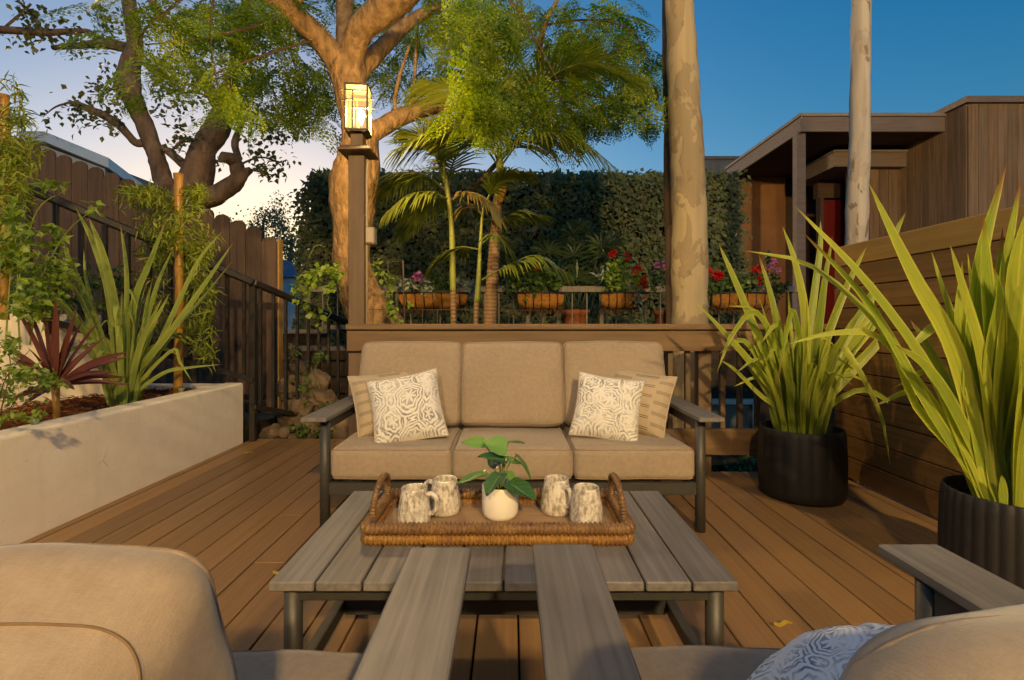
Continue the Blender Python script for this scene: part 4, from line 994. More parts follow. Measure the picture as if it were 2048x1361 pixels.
# ---- red cordyline
cb = P(113, 838, 2.80); cz = P(110, 770, 2.80)
co = thing('cordyline', 'red-bronze spiky cordyline on a short stem in the white planter', 'plant', cb)
b = MB(); b.tube([Vector((0, 0, -.05)), Vector((0, 0, .06)), cz - cb + Vector((0, 0, .03))], [.018, .015, .022], 10); b.build('stem', M['cane'], co, True)
random.seed(8); C0 = cz - cb
for (px, py, dt, w) in ((28, 608, -.1, .04), (45, 590, .1, .036), (80, 592, -.05, .05), (92, 585, .1, .05), (112, 596, -.12, .045), (152, 625, -.05, .045), (165, 640, .1, .04), (200, 640, .1, .032), (258, 703, -.05, .045), (262, 712, .1, .03), (255, 755, -.1, .03), (262, 770, .1, .03), (20, 715, -.1, .06), (5, 740, .05, .05), (55, 695, -.2, .05), (0, 690, .1, .035), (20, 800, -.15, .04), (40, 815, -.05, .035), (230, 745, -.2, .03), (150, 780, -.35, .035), (80, 790, -.35, .035), (190, 690, .25, .035), (215, 670, .0, .03)):
    tip = P(px, py, 2.80 + dt) - cb; v = tip - C0; mid = C0 + v * .5 + Vector((0, 0, .05 * v.length))
    blade(co, [C0 + v * .03, mid, tip], w, M['cord'], fold=.25, n=10, base_w=.5)

# ================================================================== TREES
def limb(mb, pts, n=10, sub=5, rough=.10, seed=0):
    """pts: (px, py, depth, width px)"""
    c = [P(a[0], a[1], a[2]) for a in pts]; r = [a[3] / 2000 * a[2] for a in pts]
    m = (len(c) - 1) * sub + 1; ps = spline(c, m); rr = []
    for i in range(m):
        u = i / sub; k = min(int(u), len(r) - 2); t = u - k; rr.append(r[k] * (1 - t) + r[k + 1] * t)
    k0 = len(mb.v); mb.tube(ps, rr, n)
    for i in range(k0, len(mb.v)):
        j = (i - k0) // n
        if j < m:
            v = Vector(mb.v[i]); d = v - ps[j]
            f = 1 + rough * mnoise.noise(v * 5 + Vector((seed, 0, 0))) + rough * .7 * mnoise.noise(v * 16)
            mb.v[i] = tuple(ps[j] + d * f)

# frond template for the feathery tree (length 1): pinnae made of small leaflets
def frond_template(seed, npin=8, nleaf=5):
    rr = random.Random(seed)
    V, F = [], []
    def quad(p, ax, sd, L, W):
        k = len(V); V.extend([p, p + ax * L * .5 + sd * W, p + ax * L, p + ax * L * .5 - sd * W]); F.append((k, k + 1, k + 2, k + 3))
    V.extend([np.array(v, float) for v in ((-.006, 0, 0), (.006, 0, 0), (.003, 1, -.15), (-.003, 1, -.15))]); F.append((0, 1, 2, 3))
    for i in range(npin):
        t = .12 + .86 * (i + rr.uniform(-.25, .25)) / (npin - 1); ln = .34 * math.sin(math.pi * (.18 + .74 * t)) ** .8
        for s in (-1, 1):
            b = np.array([0, t, -.15 * t * t]); ax = np.array([s * math.cos(.55), math.sin(.55), -.25]); ax /= np.linalg.norm(ax); pe = np.array([-ax[1] * s, ax[0] * s, 0.]); pe /= np.linalg.norm(pe)
            for j in range(nleaf):
                u = (j + .6) / nleaf
                for q in (-1, 1):
                    if rr.random() < .12: continue
                    d = ax * rr.uniform(.2, .8) + pe * q + np.array([0, 0, rr.uniform(-.35, .35)]); d /= np.linalg.norm(d); quad(b + ax * ln * u + np.array([0, 0, -.06 * u * u]), d, np.cross(d, np.array([0, 0, 1.])), ln * .42 * (1 - .35 * u) * rr.uniform(.7, 1.2), ln * .09 * rr.uniform(.7, 1.2))
    return np.array(V), np.array(F)
FT = [frond_template(k) for k in (1, 2, 3)]

jt = thing('feathery_tree', 'tall tree with smooth tan forked trunk and feathery leaves behind the lamp post', 'tree', (0, 0, 0))
D = 4.75; tk = MB()
limb(tk, [(800, 860, D, 170), (768, 700, D, 118), (746, 640, D, 96), (718, 579, D, 78), (704, 520, D, 70), (704, 447, D, 78), (708, 374, D, 98), (718, 310, D, 84), (716, 250, D, 62), (702, 190, D, 62), (694, 140, D, 72), (690, 112, D, 60)], 16, 6, .13)
limb(tk, [(700, 175, D, 40), (676, 125, D - .05, 48), (640, 78, D - .15, 46), (590, 30, D - .3, 42), (530, -15, D - .5, 40), (440, -70, D - .7, 34)], 12, 6, .10, 2)
limb(tk, [(705, 170, D, 44), (706, 110, D - .05, 48), (726, 55, D - .15, 54), (772, 18, D - .25, 62), (830, -25, D - .4, 46), (900, -90, D - .5, 36)], 12, 6, .10, 3)
limb(tk, [(712, 160, D + .1, 30), (742, 120, D + .2, 34), (770, 90, D + .3, 30), (815, 48, D + .4, 26), (880, 10, D + .5, 20)], 10, 5, .1, 4)
limb(tk, [(694, 130, D + .2, 28), (688, 80, D + .3, 32), (690, 0, D + .5, 36), (690, -60, D + .6, 34)], 10, 5, .1, 5)
limb(tk, [(716, 285, D, 40), (752, 262, D + .05, 40), (800, 236, D + .2, 34), (860, 214, D + .4, 34), (900, 210, D + .5, 28), (960, 190, D + .7, 18), (1040, 150, D + .8, 12)], 10, 5, .1, 6)
limb(tk, [(1085, 160, D + .3, 18), (1078, 110, D + .2, 13), (1090, 50, D, 10), (1120, -10, D, 8)], 8, 4, .1, 7)
limb(tk, [(960, 190, D + .7, 14), (1030, 170, D + .5, 14), (1085, 155, D + .3, 16), (1170, 130, D + .3, 9), (1260, 90, D + .4, 6)], 8, 4, .1, 8)
limb(tk, [(792, 238, D + .2, 9), (790, 200, D + .1, 8), (800, 150, D + .1, 7), (820, 90, D, 5)], 6, 4, .1, 9)
limb(tk, [(818, 222, D + .2, 9), (828, 170, D + .2, 7), (832, 100, D + .2, 6), (836, 40, D + .2, 5)], 6, 4, .1, 10)
limb(tk, [(590, 30, D - .3, 16), (600, 0, D - .35, 14), (604, -40, D - .4, 12)], 8, 4, .1, 11)
limb(tk, [(935, 390, 5.4, 10), (1000, 320, 5.5, 10), (1050, 260, 5.5, 7), (1110, 200, 5.4, 4)], 6, 4, .1, 12)
tk.build('trunk', M['barkj'], jt, True)
tw = MB()
for q in ([(640, 78, D - .15), (560, 100, 4.3), (450, 140, 3.9), (380, 170, 3.6)], [(590, 30, D - .3), (480, 60, 4.0), (380, 80, 3.6), (290, 90, 3.3)], [(830, -25, D - .4), (900, 40, 3.9), (950, 100, 3.5), (965, 200, 3.3)], [(900, -90, 4.2), (1000, -20, 3.9), (1060, 60, 3.7), (1120, 170, 3.6)],
          [(1085, 155, 5), (1180, 190, 4.8), (1260, 200, 4.7), (1310, 180, 4.7)], [(1085, 155, 5), (1140, 220, 4.6), (1180, 270, 4.5)], [(1090, 50, D), (1180, 40, 4.7), (1260, 60, 4.7), (1300, 130, 4.7)], [(440, -70, 4), (420, 60, 3.8), (440, 200, 3.6)], [(600, -40, 4.4), (580, 80, 5.0), (600, 160, 5.2), (640, 215, 5.3)], [(440, -70, 4), (350, 10, 3.5), (290, 60, 3.2), (268, 120, 3.1)]):
    tw = MB(); tw.tube(spline([P(*p) for p in q], 16), [.012 * (1 - .8 * i / 15) + .0015 for i in range(16)], 6); tw.build('twig', M['twig'], jt, True)
#        px, py, rx, ry, dmin, dmax, count, size, droop
CR = [(300, 40, 60, 55, 3.0, 3.6, 26, .30, .5), (268, 110, 30, 40, 3.0, 3.4, 12, .30, .9), (395, 135, 55, 34, 3.2, 3.8, 18, .28, .7), (445, 205, 32, 40, 3.2, 3.6, 14, .26, 1.0),
      (430, 40, 110, 50, 3.6, 5.2, 75, .32, .4), (540, 60, 80, 55, 4.2, 6.0, 75, .34, .4), (600, 160, 70, 50, 4.6, 6.2, 80, .36, .6), (560, 230, 60, 30, 4.8, 6.0, 30, .36, .9), (640, 210, 30, 45, 5.0, 6.0, 26, .36, 1.2),
      (500, 180, 40, 50, 4.2, 5.5, 26, .32, .8), (620, 30, 60, 40, 5.0, 6.4, 40, .36, .4), (655, 265, 14, 22, 5.2, 5.6, 5, .34, 1.5),
      (955, 60, 46, 70, 3.0, 3.6, 50, .30, 1.3), (960, 190, 40, 60, 3.1, 3.7, 34, .30, 1.2), (1000, 230, 46, 40, 3.4, 4.2, 20, .30, 1.0), (900, 30, 60, 50, 3.8, 4.8, 30, .32, .6),
      (790, 60, 70, 60, 5.0, 6.4, 44, .36, .6), (780, 170, 50, 40, 5.0, 6.2, 26, .34, .8), (840, 130, 50, 60, 5.0, 6.4, 30, .36, .8),
      (1080, 190, 80, 50, 3.8, 5.0, 60, .32, .9), (1120, 60, 110, 60, 4.2, 6.0, 95, .34, .7), (1220, 60, 70, 60, 4.5, 6.2, 60, .34, .8), (1180, 200, 80, 50, 4.2, 5.6, 72, .34, 1.0), (1120, 250, 80, 34, 4.2, 5.4, 50, .32, 1.1),
      (1270, 190, 45, 60, 4.4, 5.6, 50, .34, 1.0), (1290, 120, 40, 40, 4.6, 5.6, 26, .30, .5), (1290, 255, 22, 22, 4.6, 5.2, 8, .30, 1.5), (1345, 170, 18, 30, 4.9, 5.4, 8, .26, 1.0),
      (860, 350, 70, 18, 5.2, 5.8, 10, .3, .5), (1020, 20, 50, 40, 4.0, 5.5, 26, .32, .6), (700, 10, 60, 30, 5.4, 6.6, 26, .36, .4), (900, 160, 40, 50, 5.4, 6.6, 22, .36, .8), (200, 30, 40, 40, 3.4, 4.2, 10, .28, .4), (310, 180, 50, 30, 4.0, 5, 8, .28, .7), (1185, 140, 90, 70, 5.2, 6.6, 60, .36, .7), (440, 110, 90, 60, 5.0, 6.4, 44, .36, .6)]
fp, fd, fl = [], [], []
for (cx, cy, rx, ry, d0, d1_, n, L, dr) in CR:
    for k in range(int(n * (.5 if cx < 700 else .62))):
        while True:
            u, v = random.uniform(-1, 1), random.uniform(-1, 1)
            if u * u + v * v < 1: break
        fp.append(P(cx + u * rx, cy + v * ry - 15, random.uniform(d0, d1_)))
        a = random.uniform(0, 2 * math.pi); fd.append((math.cos(a), math.sin(a) * .6, -dr * random.uniform(.3, 1.2))); fl.append(L * random.uniform(.7, 1.25) * 1.1)
fp, fd, fl = np.array(fp), np.array(fd), np.array(fl)
for k in range(3): leaf_cloud('crown', fp[k::3], fd[k::3], fl[k::3], fl[k::3], M['jac'], jt, tv=FT[k][0], tf=FT[k][1])

# ---- dark twisted tree behind the picket fence
dt_ = thing('twisted_tree', 'dark twisted tree with sparse leaves rising behind the picket fence', 'tree', (0, 0, 0)); D = 7.2; tk = MB()
limb(tk, [(370, 560, D, 103), (372, 440, D, 86), (380, 400, D, 71), (408, 300, D, 46), (432, 260, D, 46), (450, 215, D, 38), (455, 190, D - .1, 29), (468, 140, D - .2, 22), (480, 60, D - .3, 19), (500, -30, D - .3, 15)], 12, 6, .15, 1)
limb(tk, [(365, 430, D, 52), (335, 385, D, 41), (318, 330, D, 31), (303, 285, D, 31), (278, 225, D, 33), (256, 175, D, 43), (260, 135, D, 38), (270, 90, D, 29), (262, 30, D + .1, 26), (250, -40, D + .1, 22)], 12, 6, .16, 2)
limb(tk, [(385, 345, D, 22), (355, 318, D, 17), (325, 295, D, 14)], 8, 4, .1, 3)
limb(tk, [(290, 285, D, 15), (270, 285, D, 15), (240, 252, D, 17), (205, 230, D, 15), (160, 212, D, 14), (140, 205, D, 7)], 8, 5, .12, 4)
limb(tk, [(400, 400, D, 43), (430, 392, D, 41), (465, 368, D, 34), (485, 350, D, 24), (502, 340, D, 12)], 10, 5, .16, 5)
limb(tk, [(478, 355, D, 29), (470, 325, D, 26), (450, 315, D - .2, 22), (440, 322, D - .3, 9)], 8, 5, .14, 6)
limb(tk, [(478, 320, D, 14), (470, 285, D, 15), (485, 245, D, 9)], 8, 4, .12, 7)
limb(tk, [(440, 215, D, 29), (410, 165, D, 24), (380, 125, D, 21), (350, 70, D, 15), (300, 0, D, 12), (270, -40, D, 10)], 8, 5, .12, 8)
limb(tk, [(250, 95, D, 21), (205, 88, D, 19), (160, 92, D, 12), (105, 96, D, 9)], 8, 5, .12, 9)
limb(tk, [(235, 92, D, 14), (190, 75, D, 12), (170, 62, D, 9), (90, 66, D, 14), (40, 62, D, 15), (-40, 58, D, 15)], 8, 5, .12, 10)
limb(tk, [(85, 66, D, 7), (60, 25, D, 6), (35, 0, D, 5), (20, -30, D, 4)], 6, 4, .1, 11)
limb(tk, [(10, 55, D, 5), (45, 25, D, 5), (62, 8, D, 4)], 6, 4, .1, 12)
limb(tk, [(400, 285, D, 9), (370, 280, D, 9), (345, 300, D, 5)], 6, 4, .1, 13)
limb(tk, [(460, 200, D, 7), (500, 245, D, 4), (555, 250, D, 3)], 6, 4, .1, 14)
limb(tk, [(478, 330, D, 5), (520, 315, D, 4), (560, 325, D, 3)], 6, 4, .1, 15)
tk.build('trunk', M['barkd'], dt_, True)
lp_, ld_ = [], []
for (x0, y0, x1, y1, s, n) in ((240, 252, 140, 205, 26, 110), (200, 240, 90, 235, 20, 40), (250, 180, 190, 180, 24, 60), (220, 130, 170, 200, 26, 50), (200, 80, 20, 70, 24, 130), (90, 60, 30, 0, 18, 60), (150, 60, 60, 20, 20, 50), (300, 200, 340, 240, 24, 40), (330, 150, 420, 190, 34, 120), (360, 200, 370, 285, 18, 50), (345, 300, 380, 270, 22, 70), (470, 200, 560, 250, 34, 130), (480, 290, 585, 260, 26, 80), (500, 320, 580, 330, 24, 90), (520, 340, 545, 350, 14, 30), (470, 120, 540, 150, 40, 120), (350, 60, 420, 100, 40, 110), (260, 30, 330, 20, 40, 90), (430, 320, 440, 330, 14, 20), (560, 150, 590, 220, 30, 60), (200, 20, 240, 60, 26, 50), (300, 130, 330, 170, 20, 30)):
    for k in range(n):
        t = random.random(); d = D + random.uniform(-.5, .5)
        lp_.append(P(x0 + (x1 - x0) * t + random.gauss(0, s * .55), y0 + (y1 - y0) * t + random.gauss(0, s * .6), d)); ld_.append((random.uniform(-.6, .6), random.uniform(-.6, .6), random.uniform(-1, .2)))
n = len(lp_); leaf_cloud('crown', np.array(lp_), np.array(ld_), rng.uniform(.06, .105, n), rng.uniform(.05, .085, n), M['dleaf'], dt_)
tw = MB()
for (q) in ([(140, 205), (110, 215), (85, 235)], [(250, 150), (215, 185), (180, 190)], [(390, 185), (415, 195), (440, 230)], [(485, 245), (530, 225), (575, 240)], [(502, 340), (525, 345), (550, 352)], [(470, 130), (510, 140), (545, 160)], [(350, 70), (390, 90), (420, 95)], [(280, 120), (310, 150), (345, 175), (385, 205)]):
    tw = MB(); tw.tube(spline([P(a, b_, D) for a, b_ in q], 12), [.02 * (1 - .8 * i / 11) for i in range(12)], 6); tw.build('twig', M['barkd'], dt_, True)

# ---- gum trunks
gt = thing('gum_tree', 'thick smooth-barked gum trunk with peeling patches right of the palms', 'tree', P(1378, 900, 4.3)); 
def trunk_only(t, pts, mat, n=20, rough=.05, name='trunk', seed=0):
    mb = MB(); limb(mb, pts, n, 8, rough, seed); o = mb.build(name, mat, None, True)
    L = t.location; o.data.transform(Matrix.Translation(-L)); o.parent = t; return o
trunk_only(gt, [(1384, 900, 4.3, 76), (1380, 640, 4.3, 70), (1379, 460, 4.3, 67), (1375, 330, 4.3, 66), (1366, 160, 4.3, 60), (1358, 0, 4.3, 54), (1350, -90, 4.3, 52)], M['euc'], rough=.10)
gt2 = thing('gum_tree', 'darker brown gum trunk close behind the thick pale one', 'tree', P(1355, 900, 4.7))
trunk_only(gt2, [(1358, 900, 4.75, 62), (1358, 640, 4.75, 50), (1352, 420, 4.75, 46), (1347, 230, 4.75, 38), (1341, 130, 4.75, 32), (1339, 60, 4.75, 28), (1338, -90, 4.75, 28)], M['euc3'], seed=4)
gt3 = thing('gum_tree', 'slender pale spotted gum trunk rising behind the board fence', 'tree', P(1714, 700, 4.6))
trunk_only(gt3, [(1712, 900, 4.6, 42), (1714, 480, 4.6, 39), (1718, 330, 4.6, 37), (1720, 250, 4.6, 37), (1721, 100, 4.6, 34), (1723, -80, 4.6, 35)], M['euc2'], rough=.10, seed=7)
lf = MB()
# ---- palms
def palm_frond(parent, ctrl, L, mat, droop=.5, nl=26, w=.038, name='frond', start=.18, rach=.010):
    ps = spline(ctrl, 40); V, F = [], []
    tot = sum((ps[i + 1] - ps[i]).length for i in range(39))
    mb = MB(); mb.tube(ps[::2], [rach * (1 - .75 * i / 19) for i in range(20)], 6)
    L *= 1.4; nl = int(nl * 1.1)
    for i in range(nl):
        t = start + (1 - start) * (i + .5) / nl; k = min(int(t * 39), 38); p = ps[k].lerp(ps[k + 1], t * 39 - k); tg = (ps[k + 1] - ps[k]).normalized()
        sd_ = tg.cross(Vector((0, 0, 1)))
        if sd_.length < .15: sd_ = tg.cross(Vector((0, 1, 0)))
        sd_.normalize(); up = sd_.cross(tg).normalized(); ln = L * (math.sin(math.pi * (.12 + .80 * t)) ** .7) * random.uniform(.85, 1.1)
        for s in (-1, 1):
            d0 = (sd_ * s * .85 + tg * (.55 + .5 * t) + up * .25).normalized(); q = p.copy(); v0 = len(mb.v); vs_ = []
            for j in range(4):
                u = j / 3; wd = w * (1 - u) ** .7 * (.6 if j == 0 else 1); ax = (d0 + Vector((0, 0, -droop * 1.5 * u * random.uniform(.7, 1.3)))).normalized(); pe = ax.cross(up).normalized()
                if j: q = q + ax * (ln / 3)
                vs_ += [q + pe * wd * .5, q - pe * wd * .5]
            mb.add(vs_, [(2 * j, 2 * j + 1, 2 * j + 3, 2 * j + 2) for j in range(3)])
    return mb.build(name, mat, parent)
def palm(label, base_px, d, trunk, tmat, fronds, group='slim palms'):
    t = thing('palm_tree', label, 'palm', (0, 0, 0), 0, group)
    for (pts, mt, nm) in trunk:
        mb = MB(); limb(mb, [(x, y, d, w) for x, y, w in pts], 12, 5, .03); mb.build(nm, mt, t, True)
    for (q, L, mt, dr, nl) in fronds:
        m = len(q); ctrl = [P(x, y, d + (e if len(r) > 2 else 0)) for r in q for (x, y, e) in [(r[0], r[1], r[2] if len(r) > 2 else 0)]]
        palm_frond(t, ctrl, L, mt, dr, nl)
    return t
palm('tallest palm with ringed trunk and orange sheath between the flower boxes', None, 4.7, [
    ([(972, 860, 28), (980, 640, 26), (986, 540, 24), (993, 430, 19), (996, 395, 18)], M['palmtrunk'], 'trunk'),
    ([(996, 400, 19), (1001, 360, 18), (1000, 335, 15), (998, 290, 8)], M['palmgreen'], 'crownshaft')], M['palmtrunk'], [
    ([(1000, 330), (990, 260, -.1), (965, 190, -.2), (935, 120, -.3), (890, 40, -.4), (860, -20, -.4)], .42, M['palm'], .35, 34),
    ([(1004, 330), (1040, 285, -.2), (1095, 266, -.4), (1160, 280, -.5), (1230, 335, -.6)], .38, M['palm'], .9, 30),
    ([(1002, 325), (1050, 220, -.3), (1108, 150, -.5), (1190, 126, -.6), (1280, 166, -.7)], .36, M['palm'], .4, 30),
    ([(996, 330), (950, 275, -.3), (880, 262, -.5), (790, 300, -.6)], .42, M['palm'], .8, 30),
    ([(1000, 325), (1008, 230, .2), (1018, 120, .3), (1050, 30, .2)], .36, M['palm'], .3, 28),
    ([(998, 328), (960, 240, -.3), (905, 180, -.5), (840, 165, -.6)], .40, M['palm'], .6, 28)])
sh = MB(); 
for k in range(3):
    p0 = P(1000, 352, 4.62 - .01 * k); sh.tube([p0, P(1010 - 3 * k, 378, 4.60), P(1003 - 2 * k, 405, 4.62)], [.005, .026, .008], 8, squash=(1, .5))
PT = [o for o in COL.objects if o.name == 'palm_tree'][0]; sh.build('dry_sheath', M['cane'], PT, True)
palm('slim green-stemmed palm nearest the lamp post', None, 4.55, [
    ([(908, 860, 13), (907, 640, 12), (906, 580, 12)], M['palmtrunk'], 'trunk'), ([(906, 585, 12), (905, 540, 13), (904, 470, 11), (899, 410, 9), (893, 370, 10), (886, 320, 5)], M['palmgreen'], 'crownshaft')], None, [
    ([(900, 400), (860, 385, -.1), (815, 392, -.2), (768, 430, -.3)], .30, M['palm'], 1.0, 26),
    ([(896, 385), (850, 350, .1), (800, 350, .2), (757, 392, .2)], .32, M['palm'], .8, 26),
    ([(892, 375), (870, 310, .0), (845, 275, -.1), (800, 262, -.1)], .30, M['palm'], .5, 26),
    ([(890, 360), (886, 300, .1), (892, 250, .2), (915, 200, .2)], .28, M['palm'], .3, 24),
    ([(902, 400), (935, 385, -.15), (975, 400, -.25), (1000, 440, -.3)], .24, M['palmd'], .8, 22),
    ([(898, 390), (905, 330, .2), (935, 280, .3), (985, 260, .3)], .28, M['palm'], .5, 24), ([(898, 395), (870, 400, .25), (830, 425, .4), (800, 470, .45)], .26, M['palm'], .8, 22)])
palm('slim yellow-stemmed palm between the other two palms', None, 4.45, [
    ([(950, 860, 11), (952, 640, 10), (954, 600, 11)], M['palmtrunk'], 'trunk'), ([(954, 605, 12), (957, 560, 10), (960, 500, 7), (964, 440, 6), (968, 410, 4)], M['palmgreen'], 'crownshaft')], None, [
    ([(966, 420), (990, 370, -.05), (1020, 350, -.1), (1062, 346, -.1)], .24, M['palm'], .5, 24),
    ([(966, 440), (1000, 440, .1), (1040, 425, .1), (1092, 432, .1)], .24, M['palm'], .6, 24),
    ([(962, 500), (920, 495, .1), (885, 510, .1), (858, 540, .1)], .24, M['palm'], .8, 24),
    ([(964, 560), (1020, 530, -.1), (1075, 512, -.15), (1138, 550, -.2)], .26, M['palm'], .9, 28),
    ([(962, 490), (990, 470, -.2), (1010, 490, -.2), (1030, 520, -.2)], .22, M['palm'], .8, 20),
    ([(965, 430), (945, 410, .2), (925, 415, .2), (905, 440, .2)], .20, M['palmd'], .9, 18)])

# ---- hedge
hd = thing('hedge', 'tall clipped dark ivy hedge across the back of the garden', 'hedge', (0, 8.4, 0)); hx0, hx1 = P(600, 0, 8.4).x, P(1478, 0, 8.4).x; hz = P(0, 346, 8.4).z
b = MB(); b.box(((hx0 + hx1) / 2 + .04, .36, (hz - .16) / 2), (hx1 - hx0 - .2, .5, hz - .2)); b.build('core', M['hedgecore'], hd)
n = 26000; u = rng.random(n); X = hx0 + (hx1 - hx0) * rng.random(n); Z = .6 + (hz - .6) * rng.random(n)
Y = np.array([-.02 - .12 * mnoise.noise(Vector((x * 1.7, z * 1.7, 0))) - .06 * mnoise.noise(Vector((x * 6, z * 6, 2))) for x, z in zip(X, Z)]) + rng.normal(0, .03, n)
sel = u < .12; Z[sel] = hz - .02 + np.abs(rng.normal(0, .022, sel.sum())) ; Y[sel] = rng.uniform(-.05, .7, sel.sum())
se = (u > .12) & (u < .18); X[se] = np.where(rng.random(se.sum()) < .5, hx0 + rng.normal(-.02, .06, se.sum()), hx1 + rng.normal(.04, .08, se.sum())); Y[se] = rng.uniform(-.05, .7, se.sum())
X = X + (X < hx0 + .25) * np.maximum(0, Z - (hz - .35)) * .6
dirs = np.column_stack([rng.normal(0, .7, n), -np.abs(rng.normal(.3, .3, n)), rng.normal(-.5, .6, n)])
leaf_cloud('foliage', np.column_stack([X, Y, Z]), dirs, rng.uniform(.07, .13, n), rng.uniform(.045, .08, n), M['hedge'], hd, ups=np.column_stack([rng.normal(0, .45, n), rng.normal(-1, .35, n), rng.normal(.75, .45, n)]))

# ---- far hazy trees
for (px, py, rx, ry, d, n, lab) in ((520, 455, 62, 52, 26, 2600, 'distant pale tree above the end of the picket fence'), (575, 500, 30, 60, 22, 1500, 'distant pale tree just left of the hedge')):
    t = thing('far_tree', lab, 'tree', P(px, 640, d), 0, 'distant trees'); q = P(px, 640, d); c = P(px, py, d) - q
    mb = MB(); mb.tube([(0, 0, -2), (0, 0, c.z * .6), c + Vector((.2, 0, .5))], [.25, .18, .05], 8); mb.build('trunk', M['barkd'], t, True)
    cl = rng.normal(size=(26, 3)) * np.array([rx / 1000 * d * .55, .7, ry / 1000 * d * .5]); pts = cl[rng.integers(0, 26, n)] + rng.normal(0, .26, (n, 3)) + np.array(c)
    leaf_cloud('crown', pts, rng.normal(size=(n, 3)), rng.uniform(.10, .2, n), rng.uniform(.07, .13, n), M['far'], t)

# ================================================================== SMALLER PLANTS
def stemmy(name, label, cat, blobs, L, W, mat, stems=(), smat=None, group=None, droop=0.0, sr=.005, yellow=0):
    """blobs: (px, py, rx px, ry px, d, depth m, n)"""
    b0 = blobs[0]; base = P(b0[0], b0[1] + b0[3], b0[4]); t = thing(name, label, cat, base, 0, group)
    pts = []; 
    for (px, py, rx, ry, d, dep, n) in blobs:
        k = max(4, n // 26); cl = [(random.gauss(0, .5), random.gauss(0, .5), random.uniform(-.5, .5)) for _ in range(k)]
        for i in range(n):
            c = random.choice(cl); pts.append(P(px + (c[0] + random.gauss(0, .22)) * rx, py + (c[1] + random.gauss(0, .22)) * ry, d + (c[2] + random.gauss(0, .2)) * dep) - base)
    n = len(pts); dirs = rng.normal(size=(n, 3)) + np.array([0, -.2, -droop])
    leaf_cloud('foliage', np.array(pts), dirs, rng.uniform(.7, 1.2, n) * L, rng.uniform(.7, 1.2, n) * W, mat, t)
    for q in stems:
        b = MB(); b.tube(spline([P(*p) - base for p in q], 14), [sr * (1 - .6 * i / 13) for i in range(14)], 6); b.build('stem', smat or M['stem'], t, True)
    return t
# cane plants with fine leaves
def cane(label, px, y0, y1, d, w, blobs, n_nodes=7):
    t = stemmy('cane_plant', label, 'plant', blobs, .085, .013, M['needle'], group='cane plants', droop=.5)
    base = t.location; b = MB(); pts, rr = [], []
    for k in range(n_nodes * 4 + 1):
        u = k / (n_nodes * 4); p = P(px + 3 * math.sin(u * 3), y0 + (y1 - y0) * u, d) - base; pts.append(p); rr.append(w / 2000 * d * (1.12 if k % 4 == 0 else 1))
    b.tube(pts, rr, 10); b.build('cane', M['cane'], t, True); return t
cane('fine-leaved plant on a yellow cane behind the planter flax', 356, 790, 348, 3.86, 16, [(300, 385, 45, 22, 3.8, .3, 330), (350, 430, 60, 50, 3.8, .3, 620), (395, 385, 22, 18, 3.8, .2, 150), (330, 500, 40, 60, 3.95, .3, 420), (400, 520, 34, 60, 3.9, .3, 420), (410, 610, 26, 60, 3.9, .25, 330), (395, 680, 30, 40, 3.9, .25, 220), (300, 600, 50, 60, 4.0, .2, 260)])
cane('fine-leaved plant on a yellow cane at the left edge', 8, 640, 190, 3.0, 15, [(20, 330, 45, 90, 2.95, .3, 700), (15, 240, 34, 40, 2.95, .3, 160), (50, 240, 25, 20, 2.95, .2, 50), (20, 470, 40, 80, 2.95, .3, 420), (30, 180, 18, 22, 2.95, .2, 40), (-40, 300, 60, 120, 2.95, .3, 200)])
stemmy('leafy_shrub', 'loose broad-leaved shrub in the planter at the left edge', 'shrub', [(40, 520, 50, 90, 2.75, .3, 260), (95, 560, 60, 60, 3.0, .3, 330), (30, 440, 34, 40, 2.75, .2, 90), (110, 480, 30, 30, 3.0, .2, 60), (105, 380, 34, 14, 2.8, .1, 26), (190, 420, 16, 14, 2.8, .1, 12), (30, 620, 60, 30, 2.8, .3, 120)], .055, .034, M['shrub'],
       [[(40, 700, 2.8), (35, 560, 2.8), (50, 420, 2.75)], [(60, 690, 2.85), (80, 560, 2.9), (110, 470, 3.0)], [(30, 600, 2.8), (70, 430, 2.8), (135, 378, 2.8)], [(60, 600, 2.8), (130, 470, 2.8), (200, 410, 2.8)], [(10, 700, 2.8), (20, 560, 2.8), (28, 430, 2.7)]])
stemmy('ground_shrub', 'low small-leaved shrub with yellowing leaves below the cordyline', 'shrub', [(30, 770, 60, 40, 2.35, .25, 330), (95, 770, 40, 16, 2.45, .2, 100), (10, 700, 30, 30, 2.35, .2, 90), (25, 835, 34, 14, 2.25, .15, 70), (-40, 760, 60, 70, 2.3, .3, 200)], .028, .022, M['shrub'], [[(0, 860, 2.3), (40, 790, 2.35), (110, 760, 2.45)], [(-10, 860, 2.3), (10, 760, 2.3), (60, 700, 2.4)], [(0, 830, 2.2), (20, 740, 2.3), (15, 690, 2.3)]], M['twig'], sr=.003)
stemmy('leafy_shrub', 'dark green shrub along the top of the retaining wall', 'shrub', [(130, 590, 90, 40, 3.7, .2, 420), (190, 560, 60, 40, 3.8, .2, 160), (30, 600, 60, 26, 3.6, .2, 240)], .045, .03, M['ger'], [[(120, 640, 3.7), (130, 600, 3.7), (150, 540, 3.75)]])
